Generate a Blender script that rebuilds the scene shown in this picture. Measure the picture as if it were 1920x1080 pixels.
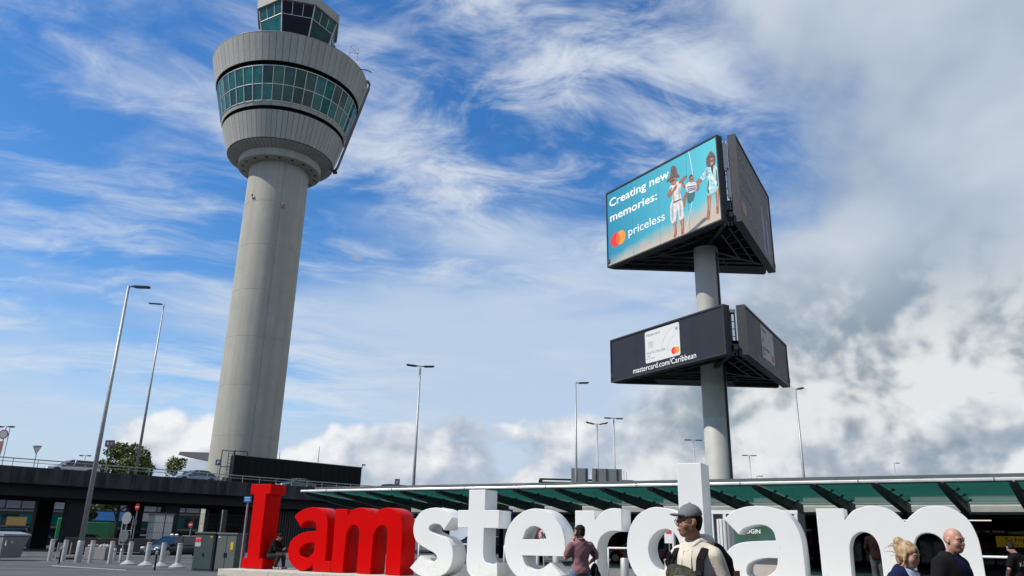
import bpy, bmesh, math, random
import numpy as np
from mathutils import Vector, Matrix
random.seed(7); np.random.seed(7)
R = math.radians
for o in list(bpy.data.objects): bpy.data.objects.remove(o)
S = bpy.context.scene
COL = S.collection
# ------------------------------------------------------------------ camera
cam = bpy.data.cameras.new('camera'); cam.lens = 27.0; cam.sensor_width = 36.0; cam.clip_end = 3000; cam.clip_start = .05
camo = bpy.data.objects.new('camera', cam); COL.objects.link(camo)
camo.location = (0, 0, 1.55)
camo.rotation_mode = 'XYZ'
camo.rotation_euler = Matrix(((0.99978156, -0.02090056, 0.0), (-0.0065629, -0.3139373, -0.94942103), (0.01984343, 0.94921364, -0.31400589))).to_euler()
S.camera = camo
# ------------------------------------------------------------------ sun direction, exposure
SUN_EL = R(47); SUN_DIR = Vector((-0.945 * math.cos(SUN_EL), -0.327 * math.cos(SUN_EL), math.sin(SUN_EL))).normalized()
sun = bpy.data.lights.new('sun', 'SUN'); sun.energy = 4.8; sun.angle = R(0.53); sun.color = (1.0, 0.93, 0.82)
suno = bpy.data.objects.new('sun', sun); COL.objects.link(suno)
suno.rotation_euler = SUN_DIR.to_track_quat('Z', 'Y').to_euler(); suno.location = (-60, -60, 80)
S.view_settings.view_transform = 'Standard'; S.view_settings.look = 'None'
S.view_settings.exposure = 0.0; S.view_settings.gamma = 1.0; S.view_settings.use_curve_mapping = False
S.render.engine = 'CYCLES'
S.cycles.max_bounces = 6; S.cycles.diffuse_bounces = 3; S.cycles.glossy_bounces = 2; S.cycles.transmission_bounces = 3; S.cycles.transparent_max_bounces = 6
# ------------------------------------------------------------------ sky: Nishita air with procedural clouds by direction
W = bpy.data.worlds.new('World'); S.world = W; W.use_nodes = True
NT = W.node_tree; NT.nodes.clear()
class V:                                            # a tiny expression wrapper round shader sockets
    def __init__(s, sock): s.s = sock
    def _b(a, op, b=None, c=None):
        n = NT.nodes.new('ShaderNodeMath'); n.operation = op
        for i, q in enumerate((a, b, c)):
            if q is None: continue
            if isinstance(q, V): NT.links.new(q.s, n.inputs[i])
            else: n.inputs[i].default_value = q
        return V(n.outputs[0])
    def __add__(a, b): return V._b(a, 'ADD', b)
    __radd__ = __add__
    def __sub__(a, b): return V._b(a, 'SUBTRACT', b)
    def __rsub__(a, b): return V._b(b, 'SUBTRACT', a)
    def __mul__(a, b): return V._b(a, 'MULTIPLY', b)
    __rmul__ = __mul__
    def __truediv__(a, b): return V._b(a, 'DIVIDE', b)
    def mx(a, b): return V._b(a, 'MAXIMUM', b)
    def mn(a, b): return V._b(a, 'MINIMUM', b)
    def pw(a, b): return V._b(a, 'POWER', b)
def ss(lo, hi, x):                                   # smoothstep
    n = NT.nodes.new('ShaderNodeMapRange'); n.interpolation_type = 'SMOOTHSTEP'
    NT.links.new(x.s, n.inputs[0])
    for i, q in ((1, lo), (2, hi)):
        if isinstance(q, V): NT.links.new(q.s, n.inputs[i])
        else: n.inputs[i].default_value = q
    return V(n.outputs[0])
def lin(x, pts):                                     # piecewise linear
    n = NT.nodes.new('ShaderNodeFloatCurve'); c = n.mapping.curves[0]
    x0, x1 = pts[0][0], pts[-1][0]; y0 = min(p[1] for p in pts); y1 = max(p[1] for p in pts)
    while len(c.points) < len(pts): c.points.new(.5, .5)
    for p, q in zip(c.points, pts): p.location = ((q[0] - x0) / (x1 - x0), (q[1] - y0) / (y1 - y0)); p.handle_type = 'AUTO'
    n.mapping.update()
    t = (x - x0) / (x1 - x0); NT.links.new(t.s, n.inputs[1])
    return V(n.outputs[0]) * (y1 - y0) + y0
def vec(x, y, z=0.0):
    n = NT.nodes.new('ShaderNodeCombineXYZ')
    for i, q in enumerate((x, y, z)):
        if isinstance(q, V): NT.links.new(q.s, n.inputs[i])
        else: n.inputs[i].default_value = q
    return n.outputs[0]
def noise(v, scale=1.0, detail=5, rough=.55, dist=0.0, typ='FBM', lac=2.0):
    n = NT.nodes.new('ShaderNodeTexNoise'); n.noise_type = typ
    if typ == 'FBM': n.normalize = True
    NT.links.new(v, n.inputs['Vector']); n.inputs['Scale'].default_value = scale; n.inputs['Detail'].default_value = detail
    n.inputs['Roughness'].default_value = rough; n.inputs['Distortion'].default_value = dist; n.inputs['Lacunarity'].default_value = lac
    return V(n.outputs[0])
def mixc(f, a, b):
    n = NT.nodes.new('ShaderNodeMix'); n.data_type = 'RGBA'; n.clamp_factor = True
    NT.links.new(f.s, n.inputs[0])
    for i, q in ((6, a), (7, b)):
        if isinstance(q, tuple): n.inputs[i].default_value = (*q, 1)
        else: NT.links.new(q, n.inputs[i])
    return n.outputs[2]
def build_sky():
    tc = NT.nodes.new('ShaderNodeTexCoord')
    sp = NT.nodes.new('ShaderNodeSeparateXYZ'); NT.links.new(tc.outputs['Generated'], sp.inputs[0])
    x, y, z = V(sp.outputs[0]), V(sp.outputs[1]), V(sp.outputs[2])
    az = V._b(x, 'ARCTAN2', y) * 57.2958
    el = V._b(z.mx(-1).mn(1), 'ARCSINE') * 57.2958
    sky = NT.nodes.new('ShaderNodeTexSky'); sky.sky_type = 'NISHITA'; sky.sun_disc = False
    sky.sun_elevation = SUN_EL; sky.sun_rotation = math.atan2(SUN_DIR.x, SUN_DIR.y)
    sky.air_density = 1.0; sky.dust_density = 0.3; sky.ozone_density = 2.2; sky.altitude = 0
    hs = NT.nodes.new('ShaderNodeHueSaturation'); hs.inputs['Saturation'].default_value = 1.35; hs.inputs['Value'].default_value = 1.62; hs.inputs['Hue'].default_value = .505
    NT.links.new(sky.outputs[0], hs.inputs['Color'])
    K = 9.0                                         # the Background runs at strength 0.1
    # high ice cloud on a flat layer
    h = z.mx(0.0) + 0.10
    px, py = x / h, y / h
    a = R(-20); ca, sa = math.cos(a), math.sin(a)
    u, w = px * ca - py * sa, px * sa + py * ca
    warp = noise(vec(px, py), 1.1, 3, .5)
    ww = (warp - .5)
    st = noise(vec(u * .85 + ww * 1.2, w * 2.0 + ww * 1.6, 3.1), 1.5, 6, .62)
    fl = noise(vec(px * 1.1 + ww * .8, py * 1.5 + ww * .5, 9.7), 3.4, 5, .66, .5)
    big = noise(vec(px * .8 + 3.0, py * .8, 5.2), .85, 3, .5)
    mid = ss(-22.0, -2.0, az) * (1 - ss(15.0, 24.0, az)) * ss(14.0, 21.0, el)
    leftstreak = (1 - ss(-14.0, -4.0, az))
    c1 = ss(.44, .76, st + (big - .5) * .60 + leftstreak * .05) * .85
    c2 = ss(.40, .66, fl * .60 + st * .40 + (big - .5) * .40 + mid * .045) * (.22 + mid * .66)
    cir = (c1 + c2 * (1 - c1)).mn(.95) * ss(2.0, 9.0, el)
    # milky veil low down
    vn = noise(vec(az * .035 + 1.7, el * .14), 1.0, 4, .5, .3)
    veil = ss(.34, .70, vn + lin(el, [(-5, .20), (6, .20), (11, .18), (17, .04), (22, -.16), (40, -.4), (90, -.4)]) + ss(-20.0, 6.0, az) * .24 - .10) * .85
    # heaped cloud: noise in angle space, lit from the upper left
    def heap(seed, sc, sx=1.0, sy=1.15, det=7, rough=.54, off=(0, 0)):
        qx, qy = az * (.1 * sx) + off[0], el * (.1 * sy) + off[1]
        return noise(vec(qx, qy, seed), sc, det, rough, .25)
    n1 = heap(2.0, .95, det=4, rough=.48); n1b = heap(2.0, .95, det=4, rough=.48, off=(-.12, .18))
    n2 = heap(7.3, 2.4, det=4); n2b = heap(7.3, 2.4, det=4, off=(-.05, .08))
    dn = n1 * .76 + n2 * .24; db = n1b * .76 + n2b * .24
    lit = ss(-.085, .10, dn - db)
    fine = heap(4.4, 5.5, det=4, rough=.6)
    # low bank along the horizon
    band = lin(el, [(-5, .16), (2, .10), (5.0, .05), (7.6, -.03), (9.5, -.18), (13, -.45), (90, -.5)]) + ss(-24.0, -12.0, az) * .05 + ss(-6.0, 2.0, az) * .05
    cum = ss(.495, .560, dn + band + (fine - .5) * .05)
    # the large broken overcast to the right of the pylon
    edge = lin(el, [(-10, 6), (6, 5), (12, 9), (17, 16), (22, 20), (28, 19.5), (37, 16), (50, 8), (90, 0)])
    edgew = az + (noise(vec(az * .05, el * .06, 1.3), 1.0, 6, .55) - .5) * 26.0
    mass = ss(edge - 2.0, edge + 4.5, edgew) * (1 - ss(120.0, 170.0, az)) 
    thin = ss(.30, .62, n1 * .6 + fine * .06 + .28 + ss(4.0, 20.0, edgew - edge) * .10)
    mass = mass * (.55 + thin * .45)
    soft = noise(vec(az * .042, el * .055, 8.8), 1.0, 4, .5, .3)
    hi = ss(.26, .70, soft + (dn - .5) * .25 + ss(22.0, 36.0, az) * lin(el, [(-5, 0), (14, .0), (22, .12), (34, .05), (90, 0)]))
    low = ss(.30, .74, dn + (lit - .5) * .42 + (fine - .5) * .05 + lin(el, [(-5, -.16), (3, .0), (7, .11), (14, .12), (90, 0)]))
    fh = ss(12.0, 22.0, el); shade = hi * fh + low * (1 - fh)
    mc = mixc(fh, mixc(shade, (.26 * K, .34 * K, .42 * K), (.86 * K, .88 * K, .89 * K)), mixc(shade, (.27 * K, .38 * K, .54 * K), (.66 * K, .73 * K, .83 * K)))
    bc = mixc(lit * ss(-1.0, 6.0, el) * .95 + (n2 - .45) * .9 + (fine - .45) * .4, (.44 * K, .53 * K, .66 * K), (1.0 * K, 1.01 * K, 1.02 * K))
    # small grey scraps drifting in front
    sc_n = noise(vec(az * .16 + 5.5, el * .42 + 2.2, 4.0), 1.0, 5, .5, .2)
    scrap = ss(.70, .78, sc_n) * ss(6.0, 10.0, el) * (1 - ss(20.0, 26.0, el)) * .7
    col = mixc(cir, hs.outputs[0], (.80 * K, .86 * K, .94 * K))
    col = mixc(1 - ss(1.0, 9.0, el), col, (.52 * K, .64 * K, .80 * K))
    col = mixc(veil, col, (.60 * K, .72 * K, .88 * K))
    col = mixc(mass, col, mc)
    col = mixc(cum * (1 - mass * .6), col, bc)
    col = mixc(scrap, col, (.40 * K, .47 * K, .56 * K))
    bg = NT.nodes.new('ShaderNodeBackground'); bg.inputs['Strength'].default_value = 0.1
    NT.links.new(col, bg.inputs['Color'])
    out = NT.nodes.new('ShaderNodeOutputWorld'); NT.links.new(bg.outputs[0], out.inputs[0])
build_sky()
W.cycles.sampling_method = 'MANUAL'; W.cycles.sample_map_resolution = 1024

# ------------------------------------------------------------------ materials
M = {}
def mat(name, col, rough=.6, metal=0.0, var=.10, scale=2.0, bump=0.0, bscale=30.0, spec=.5, coat=0.0, stretch=None, stain=None, emit=None, rvar=.08, orand=0.0):
    m = bpy.data.materials.new(name); m.use_nodes = True; nt = m.node_tree; L = nt.links
    b = nt.nodes['Principled BSDF']
    b.inputs['Roughness'].default_value = rough; b.inputs['Metallic'].default_value = metal
    b.inputs['Specular IOR Level'].default_value = spec; b.inputs['Coat Weight'].default_value = coat; b.inputs['Coat Roughness'].default_value = .06
    tc = nt.nodes.new('ShaderNodeTexCoord'); mp = nt.nodes.new('ShaderNodeMapping'); L.new(tc.outputs['Object'], mp.inputs[0])
    if stretch: mp.inputs['Scale'].default_value = stretch
    n = nt.nodes.new('ShaderNodeTexNoise'); n.inputs['Scale'].default_value = scale; n.inputs['Detail'].default_value = 6; n.inputs['Roughness'].default_value = .6
    L.new(mp.outputs[0], n.inputs['Vector'])
    cr = nt.nodes.new('ShaderNodeValToRGB'); e = cr.color_ramp.elements
    e[0].position = .3; e[1].position = .7
    e[0].color = (*[max(0, c * (1 - var)) for c in col], 1); e[1].color = (*[min(1, c * (1 + var)) for c in col], 1)
    L.new(n.outputs[0], cr.inputs[0]); out = cr.outputs[0]
    if stain:                                        # stain = (colour, scale xyz, lo, hi)
        mp2 = nt.nodes.new('ShaderNodeMapping'); L.new(tc.outputs['Object'], mp2.inputs[0]); mp2.inputs['Scale'].default_value = stain[1]
        n2 = nt.nodes.new('ShaderNodeTexNoise'); n2.inputs['Scale'].default_value = 1; n2.inputs['Detail'].default_value = 7; n2.inputs['Roughness'].default_value = .62
        L.new(mp2.outputs[0], n2.inputs['Vector'])
        mr = nt.nodes.new('ShaderNodeMapRange'); mr.inputs[1].default_value = stain[2]; mr.inputs[2].default_value = stain[3]; L.new(n2.outputs[0], mr.inputs[0])
        mx = nt.nodes.new('ShaderNodeMix'); mx.data_type = 'RGBA'; L.new(mr.outputs[0], mx.inputs[0]); L.new(out, mx.inputs[6]); mx.inputs[7].default_value = (*stain[0], 1)
        out = mx.outputs[2]
    if orand:
        oi = nt.nodes.new('ShaderNodeObjectInfo'); mr = nt.nodes.new('ShaderNodeMapRange'); mr.inputs[3].default_value = 1 - orand; mr.inputs[4].default_value = 1 + orand
        L.new(oi.outputs['Random'], mr.inputs[0]); hv = nt.nodes.new('ShaderNodeHueSaturation'); L.new(mr.outputs[0], hv.inputs['Value']); L.new(out, hv.inputs['Color']); out = hv.outputs[0]
    L.new(out, b.inputs['Base Color'])
    if rvar:
        mr = nt.nodes.new('ShaderNodeMapRange'); mr.inputs[3].default_value = max(.01, rough - rvar); mr.inputs[4].default_value = min(1, rough + rvar)
        L.new(n.outputs[0], mr.inputs[0]); L.new(mr.outputs[0], b.inputs['Roughness'])
    if bump:
        n3 = nt.nodes.new('ShaderNodeTexNoise'); n3.inputs['Scale'].default_value = bscale; n3.inputs['Detail'].default_value = 4; L.new(mp.outputs[0], n3.inputs['Vector'])
        bp = nt.nodes.new('ShaderNodeBump'); bp.inputs['Strength'].default_value = bump; bp.inputs['Distance'].default_value = .02
        L.new(n3.outputs[0], bp.inputs['Height']); L.new(bp.outputs[0], b.inputs['Normal'])
    if emit:
        b.inputs['Emission Color'].default_value = (*emit[0], 1); b.inputs['Emission Strength'].default_value = emit[1]
    M[name] = m; return m
mat('asphalt', (.075, .08, .088), .85, var=.25, scale=.35, bump=.4, bscale=60, stain=((.045, .05, .055), (.05, .35, .3), .48, .62))
mat('paving', (.17, .17, .17), .8, var=.2, scale=1.2, bump=.3, stain=((.09, .09, .09), (.3, .3, .3), .5, .66))
mat('road_paint', (.72, .72, .70), .7, var=.15, scale=6)
mat('concrete', (.345, .34, .295), .75, var=.10, scale=.35, bump=.15, bscale=8, stain=((.27, .265, .235), (1.3, 1.3, .05), .46, .78))
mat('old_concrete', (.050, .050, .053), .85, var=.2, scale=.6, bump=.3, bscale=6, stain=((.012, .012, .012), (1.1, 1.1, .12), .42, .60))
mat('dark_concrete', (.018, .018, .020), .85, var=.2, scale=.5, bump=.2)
mat('stone', (.52, .50, .44), .7, var=.07, scale=2.5, bump=.15, stain=((.38, .36, .31), (1.5, 1.5, 3), .55, .75))
mat('cladding', (.36, .365, .33), .5, 0.0, spec=.15, var=.05, scale=1.2, orand=.07, stain=((.27, .275, .255), (.8, .8, .25), .52, .75))
mat('dark_metal', (.03, .033, .036), .5, .3, var=.15, scale=3)
mat('black_paint', (.012, .013, .015), .45, var=.2, scale=3)
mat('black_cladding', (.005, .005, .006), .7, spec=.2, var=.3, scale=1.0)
mat('grey_paint', (.22, .23, .24), .5, var=.08, scale=3)
mat('mid_grey', (.44, .44, .41), .5, var=.08, scale=1.0)
mat('galvanised', (.34, .355, .36), .5, .45, var=.14, scale=5, orand=.06)
mat('steel', (.50, .50, .49), .45, .45, var=.1, scale=4, stretch=(8, 8, .6))
mat('white_paint', (.74, .765, .76), .42, var=.02, scale=1.2, spec=.3, stain=((.68, .69, .67), (2.2, 2.2, 3.0), .64, .84))
mat('red_paint', (.56, .001, .001), .33, var=.05, scale=1.3, spec=.08, stain=((.40, .003, .003), (1.5, 1.5, 2), .62, .82))
mat('glass_tower', (.003, .085, .080), .04, 0.0, var=.6, scale=.55, spec=.36, orand=.75, rvar=.02)
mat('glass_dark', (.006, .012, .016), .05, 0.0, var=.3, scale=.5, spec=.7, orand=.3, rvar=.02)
mat('glass_navy', (.004, .004, .016), .04, 0.0, var=.3, spec=.15, rvar=.02)
mat('mullion', (.46, .47, .46), .4, .5, var=.05)
def weathered(name, grime, scuff):
    m = M[name]; nt = m.node_tree; L = nt.links; b = nt.nodes['Principled BSDF']; src = b.inputs['Base Color'].links[0].from_socket
    tc = nt.nodes.new('ShaderNodeTexCoord'); sp = nt.nodes.new('ShaderNodeSeparateXYZ'); L.new(tc.outputs['Object'], sp.inputs[0])
    n = nt.nodes.new('ShaderNodeTexNoise'); n.inputs['Scale'].default_value = 3.5; n.inputs['Detail'].default_value = 8; n.inputs['Roughness'].default_value = .7; L.new(tc.outputs['Object'], n.inputs['Vector'])
    a = nt.nodes.new('ShaderNodeMath'); a.operation = 'MULTIPLY_ADD'; L.new(sp.outputs[2], a.inputs[0]); a.inputs[1].default_value = -.55; L.new(n.outputs[0], a.inputs[2])
    r = nt.nodes.new('ShaderNodeMapRange'); r.inputs[1].default_value = .30; r.inputs[2].default_value = .75; r.inputs[4].default_value = .55; L.new(a.outputs[0], r.inputs[0])
    mx = nt.nodes.new('ShaderNodeMix'); mx.data_type = 'RGBA'; L.new(r.outputs[0], mx.inputs[0]); L.new(src, mx.inputs[6]); mx.inputs[7].default_value = (*grime, 1)
    mp = nt.nodes.new('ShaderNodeMapping'); mp.inputs['Scale'].default_value = (7, 7, 2.2); mp.inputs['Rotation'].default_value = (0, .7, 0); L.new(tc.outputs['Object'], mp.inputs[0])
    n2 = nt.nodes.new('ShaderNodeTexNoise'); n2.inputs['Scale'].default_value = 1.4; n2.inputs['Detail'].default_value = 3; L.new(mp.outputs[0], n2.inputs['Vector'])
    r2 = nt.nodes.new('ShaderNodeMapRange'); r2.inputs[1].default_value = .70; r2.inputs[2].default_value = .74; r2.inputs[4].default_value = .30; L.new(n2.outputs[0], r2.inputs[0])
    m2 = nt.nodes.new('ShaderNodeMix'); m2.data_type = 'RGBA'; L.new(r2.outputs[0], m2.inputs[0]); L.new(mx.outputs[2], m2.inputs[6]); m2.inputs[7].default_value = (*scuff, 1); L.new(m2.outputs[2], b.inputs['Base Color'])
weathered('white_paint', (.42, .41, .38), (.34, .33, .32)); weathered('red_paint', (.24, .012, .012), (.20, .01, .01))
mat('rubber', (.018, .018, .018), .8, var=.2, scale=6)
mat('skin', (.44, .245, .175), .5, var=.20, scale=9, bump=.05, bscale=60)
mat('skin_tan', (.34, .165, .105), .5, var=.22, scale=9, bump=.05, bscale=60)
mat('skin_pink', (.44, .235, .175), .5, var=.22, scale=9, bump=.05, bscale=60)
def glass_canopy():
    m = bpy.data.materials.new('canopy_glass'); m.use_nodes = True; nt = m.node_tree; nt.nodes.clear()
    o = nt.nodes.new('ShaderNodeOutputMaterial'); t = nt.nodes.new('ShaderNodeBsdfTranslucent'); t.inputs[0].default_value = (.012, .085, .068, 1)
    tr = nt.nodes.new('ShaderNodeBsdfTransparent'); tr.inputs[0].default_value = (.14, .30, .28, 1)
    n = nt.nodes.new('ShaderNodeTexNoise'); n.inputs['Scale'].default_value = .8; n.inputs['Detail'].default_value = 5
    tc = nt.nodes.new('ShaderNodeTexCoord'); nt.links.new(tc.outputs['Object'], n.inputs['Vector'])
    cr = nt.nodes.new('ShaderNodeValToRGB'); cr.color_ramp.elements[0].color = (.085, .235, .215, 1); cr.color_ramp.elements[1].color = (.125, .32, .285, 1)
    nt.links.new(n.outputs[0], cr.inputs[0]); nt.links.new(cr.outputs[0], t.inputs[0])
    ad = nt.nodes.new('ShaderNodeAddShader'); nt.links.new(t.outputs[0], ad.inputs[0]); nt.links.new(tr.outputs[0], ad.inputs[1])
    g = nt.nodes.new('ShaderNodeBsdfGlossy'); g.inputs['Roughness'].default_value = .08
    f = nt.nodes.new('ShaderNodeFresnel'); f.inputs[0].default_value = 1.35
    mx = nt.nodes.new('ShaderNodeMixShader'); nt.links.new(f.outputs[0], mx.inputs[0]); nt.links.new(ad.outputs[0], mx.inputs[1]); nt.links.new(g.outputs[0], mx.inputs[2])
    nt.links.new(mx.outputs[0], o.inputs[0]); M['canopy_glass'] = m
glass_canopy()
_cm = {}
def cm(col, rough=.6, metal=0.0, **k):               # a plain paint / cloth / print colour, made once
    key = (tuple(round(c, 3) for c in col), rough, metal, tuple(sorted(k.items())))
    if key not in _cm: _cm[key] = mat('paint_%d' % len(_cm), col, rough, metal, **k)
    return _cm[key]

# ------------------------------------------------------------------ mesh helpers
def newobj(name, me, m=None, parent=None, smooth=False):
    o = bpy.data.objects.new(name, me); COL.objects.link(o)
    if m is not None and not me.materials: me.materials.append(M[m] if isinstance(m, str) else m)
    if smooth: me.polygons.foreach_set('use_smooth', [True] * len(me.polygons))
    if parent: o.parent = parent
    return o
def tag(o, label=None, cat=None, group=None, kind=None):
    if label: o['label'] = label
    if cat: o['category'] = cat
    if group: o['group'] = group
    if kind: o['kind'] = kind
    return o
def thing(name, label, cat, loc=(0, 0, 0), rz=0.0, group=None):
    o = bpy.data.objects.new(name, None); COL.objects.link(o); o.empty_display_size = .2
    o.location = loc; o.rotation_euler = (0, 0, rz)
    return tag(o, label, cat, group)
def dup(root, loc, rz, label=None):
    r = root.copy(); COL.objects.link(r); r.location = loc; r.rotation_euler = (0, 0, rz)
    if label: r['label'] = label
    for ch in list(root.children):
        c = ch.copy(); COL.objects.link(c); c.parent = r
        for g in list(ch.children):
            d = g.copy(); COL.objects.link(d); d.parent = c
    return r
class MB:
    def __init__(s): s.v = []; s.f = []
    def add(s, v, f):
        n = len(s.v); s.v += [tuple(p) for p in v]; s.f += [tuple(i + n for i in q) for q in f]; return s
    def box(s, c, d, mt=None):
        x, y, z = d[0] / 2, d[1] / 2, d[2] / 2
        v = [Vector((a * x, b * y, e * z)) for e in (-1, 1) for b in (-1, 1) for a in (-1, 1)]
        if mt is not None: v = [mt @ p for p in v]
        c = Vector(c)
        return s.add([p + c for p in v], [(0, 2, 3, 1), (4, 5, 7, 6), (0, 1, 5, 4), (2, 6, 7, 3), (0, 4, 6, 2), (1, 3, 7, 5)])
    def bar(s, a, b, w, h=None, up=(0, 0, 1)):        # a rectangular bar from a to b
        a, b = Vector(a), Vector(b); d = b - a; L = d.length; d.normalize(); up = Vector(up)
        if abs(d.dot(up)) > .98: up = Vector((0, 1, 0))
        sx = d.cross(up).normalized(); sz = sx.cross(d)
        return s.box((a + b) / 2, (w, L, h or w), Matrix((sx, d, sz)).transposed())
    def tube(s, pts, rad, n=8, cap=True, closed=False):
        pts = [Vector(p) for p in pts]; rr = rad if isinstance(rad, (list, tuple)) else [rad] * len(pts)
        v = []; f = []; ref = None; N = len(pts)
        for i, p in enumerate(pts):
            if closed: d = pts[(i + 1) % N] - pts[i - 1]
            else: d = pts[min(i + 1, N - 1)] - pts[max(i - 1, 0)]
            d.normalize()
            if ref is None: ref = Vector((0, 0, 1)) if abs(d.z) < .9 else Vector((1, 0, 0))
            sx = d.cross(ref).normalized(); sy = sx.cross(d).normalized(); ref = sy.cross(sx) * -1 if False else ref
            for k in range(n):
                t = 2 * math.pi * k / n; v.append(p + (sx * math.cos(t) + sy * math.sin(t)) * rr[i])
        for i in range(N if closed else N - 1):
            for k in range(n):
                j = (i + 1) % N
                f.append((i * n + k, i * n + (k + 1) % n, j * n + (k + 1) % n, j * n + k))
        if cap and not closed: f.append(tuple(range(n))); f.append(tuple((N - 1) * n + k for k in reversed(range(n))))
        return s.add(v, f)
    def cyl(s, a, b, r0, r1=None, n=16): return s.tube([a, b], [r0, r0 if r1 is None else r1], n)
    def lathe(s, prof, n=48, c=(0, 0, 0), a0=0.0, a1=2 * math.pi, angles=None):
        full = angles is None and abs(a1 - a0 - 2 * math.pi) < 1e-6
        A = angles or [a0 + (a1 - a0) * k / n for k in range(n if full else n + 1)]
        v = [(c[0] + r * math.cos(t), c[1] + r * math.sin(t), c[2] + z) for (r, z) in prof for t in A]
        m = len(A); f = []
        for i in range(len(prof) - 1):
            for k in range(m if full else m - 1):
                f.append((i * m + k, i * m + (k + 1) % m, (i + 1) * m + (k + 1) % m, (i + 1) * m + k))
        return s.add(v, f)
    def prism(s, poly, y0, y1, ax=0):                 # polygon in (x, z), extruded along y
        n = len(poly); v = [(p[0], y0, p[1]) for p in poly] + [(p[0], y1, p[1]) for p in poly]
        if ax == 1: v = [(q[1], q[0], q[2]) for q in v]
        if ax == 2: v = [(q[0], q[2], q[1]) for q in v]
        return s.add(v, [tuple(range(n)), tuple(reversed(range(n, 2 * n)))] + [(k, (k + 1) % n, n + (k + 1) % n, n + k) for k in range(n)])
    def ball(s, c, r, n=12, m=8):
        r = r if isinstance(r, (list, tuple)) else (r, r, r)
        v = [(c[0], c[1], c[2] - r[2])]; f = []
        for i in range(1, m):
            p = math.pi * i / m - math.pi / 2
            for k in range(n): t = 2 * math.pi * k / n; v.append((c[0] + r[0] * math.cos(p) * math.cos(t), c[1] + r[1] * math.cos(p) * math.sin(t), c[2] + r[2] * math.sin(p)))
        v.append((c[0], c[1], c[2] + r[2])); e = len(v) - 1
        for k in range(n):
            f.append((0, 1 + (k + 1) % n, 1 + k)); f.append((e, e - n + k, e - n + (k + 1) % n))
            for i in range(m - 2): a = 1 + i * n; f.append((a + k, a + (k + 1) % n, a + n + (k + 1) % n, a + n + k))
        return s.add(v, f)
    def mesh(s, name, fix=True, bevel=0.0):
        me = bpy.data.meshes.new(name); me.from_pydata(s.v, [], s.f)
        if fix or bevel:
            bm = bmesh.new(); bm.from_mesh(me)
            bmesh.ops.recalc_face_normals(bm, faces=bm.faces)
            if bevel: bmesh.ops.bevel(bm, geom=[e for e in bm.edges if len(e.link_faces) == 2 and e.calc_face_angle(0) > .5], offset=bevel, segments=2, affect='EDGES', profile=.5)
            bm.to_mesh(me); bm.free()
        return me
    def build(s, name, m, parent=None, smooth=False, bevel=0.0): return newobj(name, s.mesh(name, True, bevel), m, parent, smooth)
def autosmooth(o, ang=35):
    me = o.data; bm = bmesh.new(); bm.from_mesh(me)
    for f in bm.faces: f.smooth = True
    for e in bm.edges: e.smooth = not (len(e.link_faces) == 2 and e.calc_face_angle(0) > R(ang))
    bm.to_mesh(me); bm.free(); return o
def curve_mesh(loops, depth, bevel=0.0, name='outline'):   # loops of (x, z): filled with holes, extruded from y=0 back to y=depth
    cu = bpy.data.curves.new(name, 'CURVE'); cu.dimensions = '2D'; cu.fill_mode = 'BOTH'
    for lp in loops:
        sp = cu.splines.new('POLY'); sp.points.add(len(lp) - 1); sp.use_cyclic_u = True
        for p, q in zip(sp.points, lp): p.co = (q[0], q[1], 0, 1)
    cu.extrude = depth / 2; cu.bevel_depth = bevel; cu.bevel_resolution = 1; cu.offset = -bevel
    o = bpy.data.objects.new(name, cu); COL.objects.link(o)
    bpy.context.view_layer.update()
    me = bpy.data.meshes.new_from_object(o.evaluated_get(bpy.context.evaluated_depsgraph_get()))
    bpy.data.objects.remove(o); bpy.data.curves.remove(cu)
    me.transform(Matrix.Translation((0, depth / 2, 0)) @ Matrix.Rotation(R(90), 4, 'X'))
    me.materials.clear()
    return me
def crom(pts, seg=7):                                  # closed outline; 'c' marks corners, the rest is smoothed
    n = len(pts); out = []
    P = [Vector((p[0], p[1])) for p in pts]; C = [len(p) > 2 for p in pts]
    for i in range(n):
        j = (i + 1) % n; a, b = P[i], P[j]
        out.append((a.x, a.y))
        if C[i] and C[j]: continue
        m0 = (b - P[i - 1]) * .5 if not C[i] else (b - a)
        m1 = (P[(j + 1) % n] - a) * .5 if not C[j] else (b - a)
        l = (b - a).length
        for m in (m0, m1):
            if m.length > 1.3 * l: m *= 1.3 * l / m.length
        for k in range(1, seg):
            t = k / seg; q = (2*t**3 - 3*t*t + 1) * a + (t**3 - 2*t*t + t) * m0 + (-2*t**3 + 3*t*t) * b + (t**3 - t*t) * m1
            out.append((q.x, q.y))
    return out
def text_mesh(txt, size, bold=0.0, depth=.006, align='LEFT', width=None, shear=0.0):
    cu = bpy.data.curves.new('lettering', 'FONT'); cu.body = txt; cu.size = size; cu.offset = bold; cu.extrude = depth / 2; cu.align_x = align; cu.shear = shear; cu.resolution_u = 3
    o = bpy.data.objects.new('lettering', cu); COL.objects.link(o); bpy.context.view_layer.update()
    me = bpy.data.meshes.new_from_object(o.evaluated_get(bpy.context.evaluated_depsgraph_get()))
    bpy.data.objects.remove(o); bpy.data.curves.remove(cu)
    if width and len(me.vertices):
        xs = [v.co.x for v in me.vertices]; k = width / (max(xs) - min(xs)); x0 = min(xs)
        for v in me.vertices: v.co.x = (v.co.x - x0) * k if align == 'LEFT' else v.co.x * k
    me.transform(Matrix.Rotation(R(90), 4, 'X')); me.materials.clear()
    return me
def text(txt, size, loc, m, parent, name='lettering', **k):
    o = newobj(name, text_mesh(txt, size, **k), m, parent); o.location = loc; return o

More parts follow.
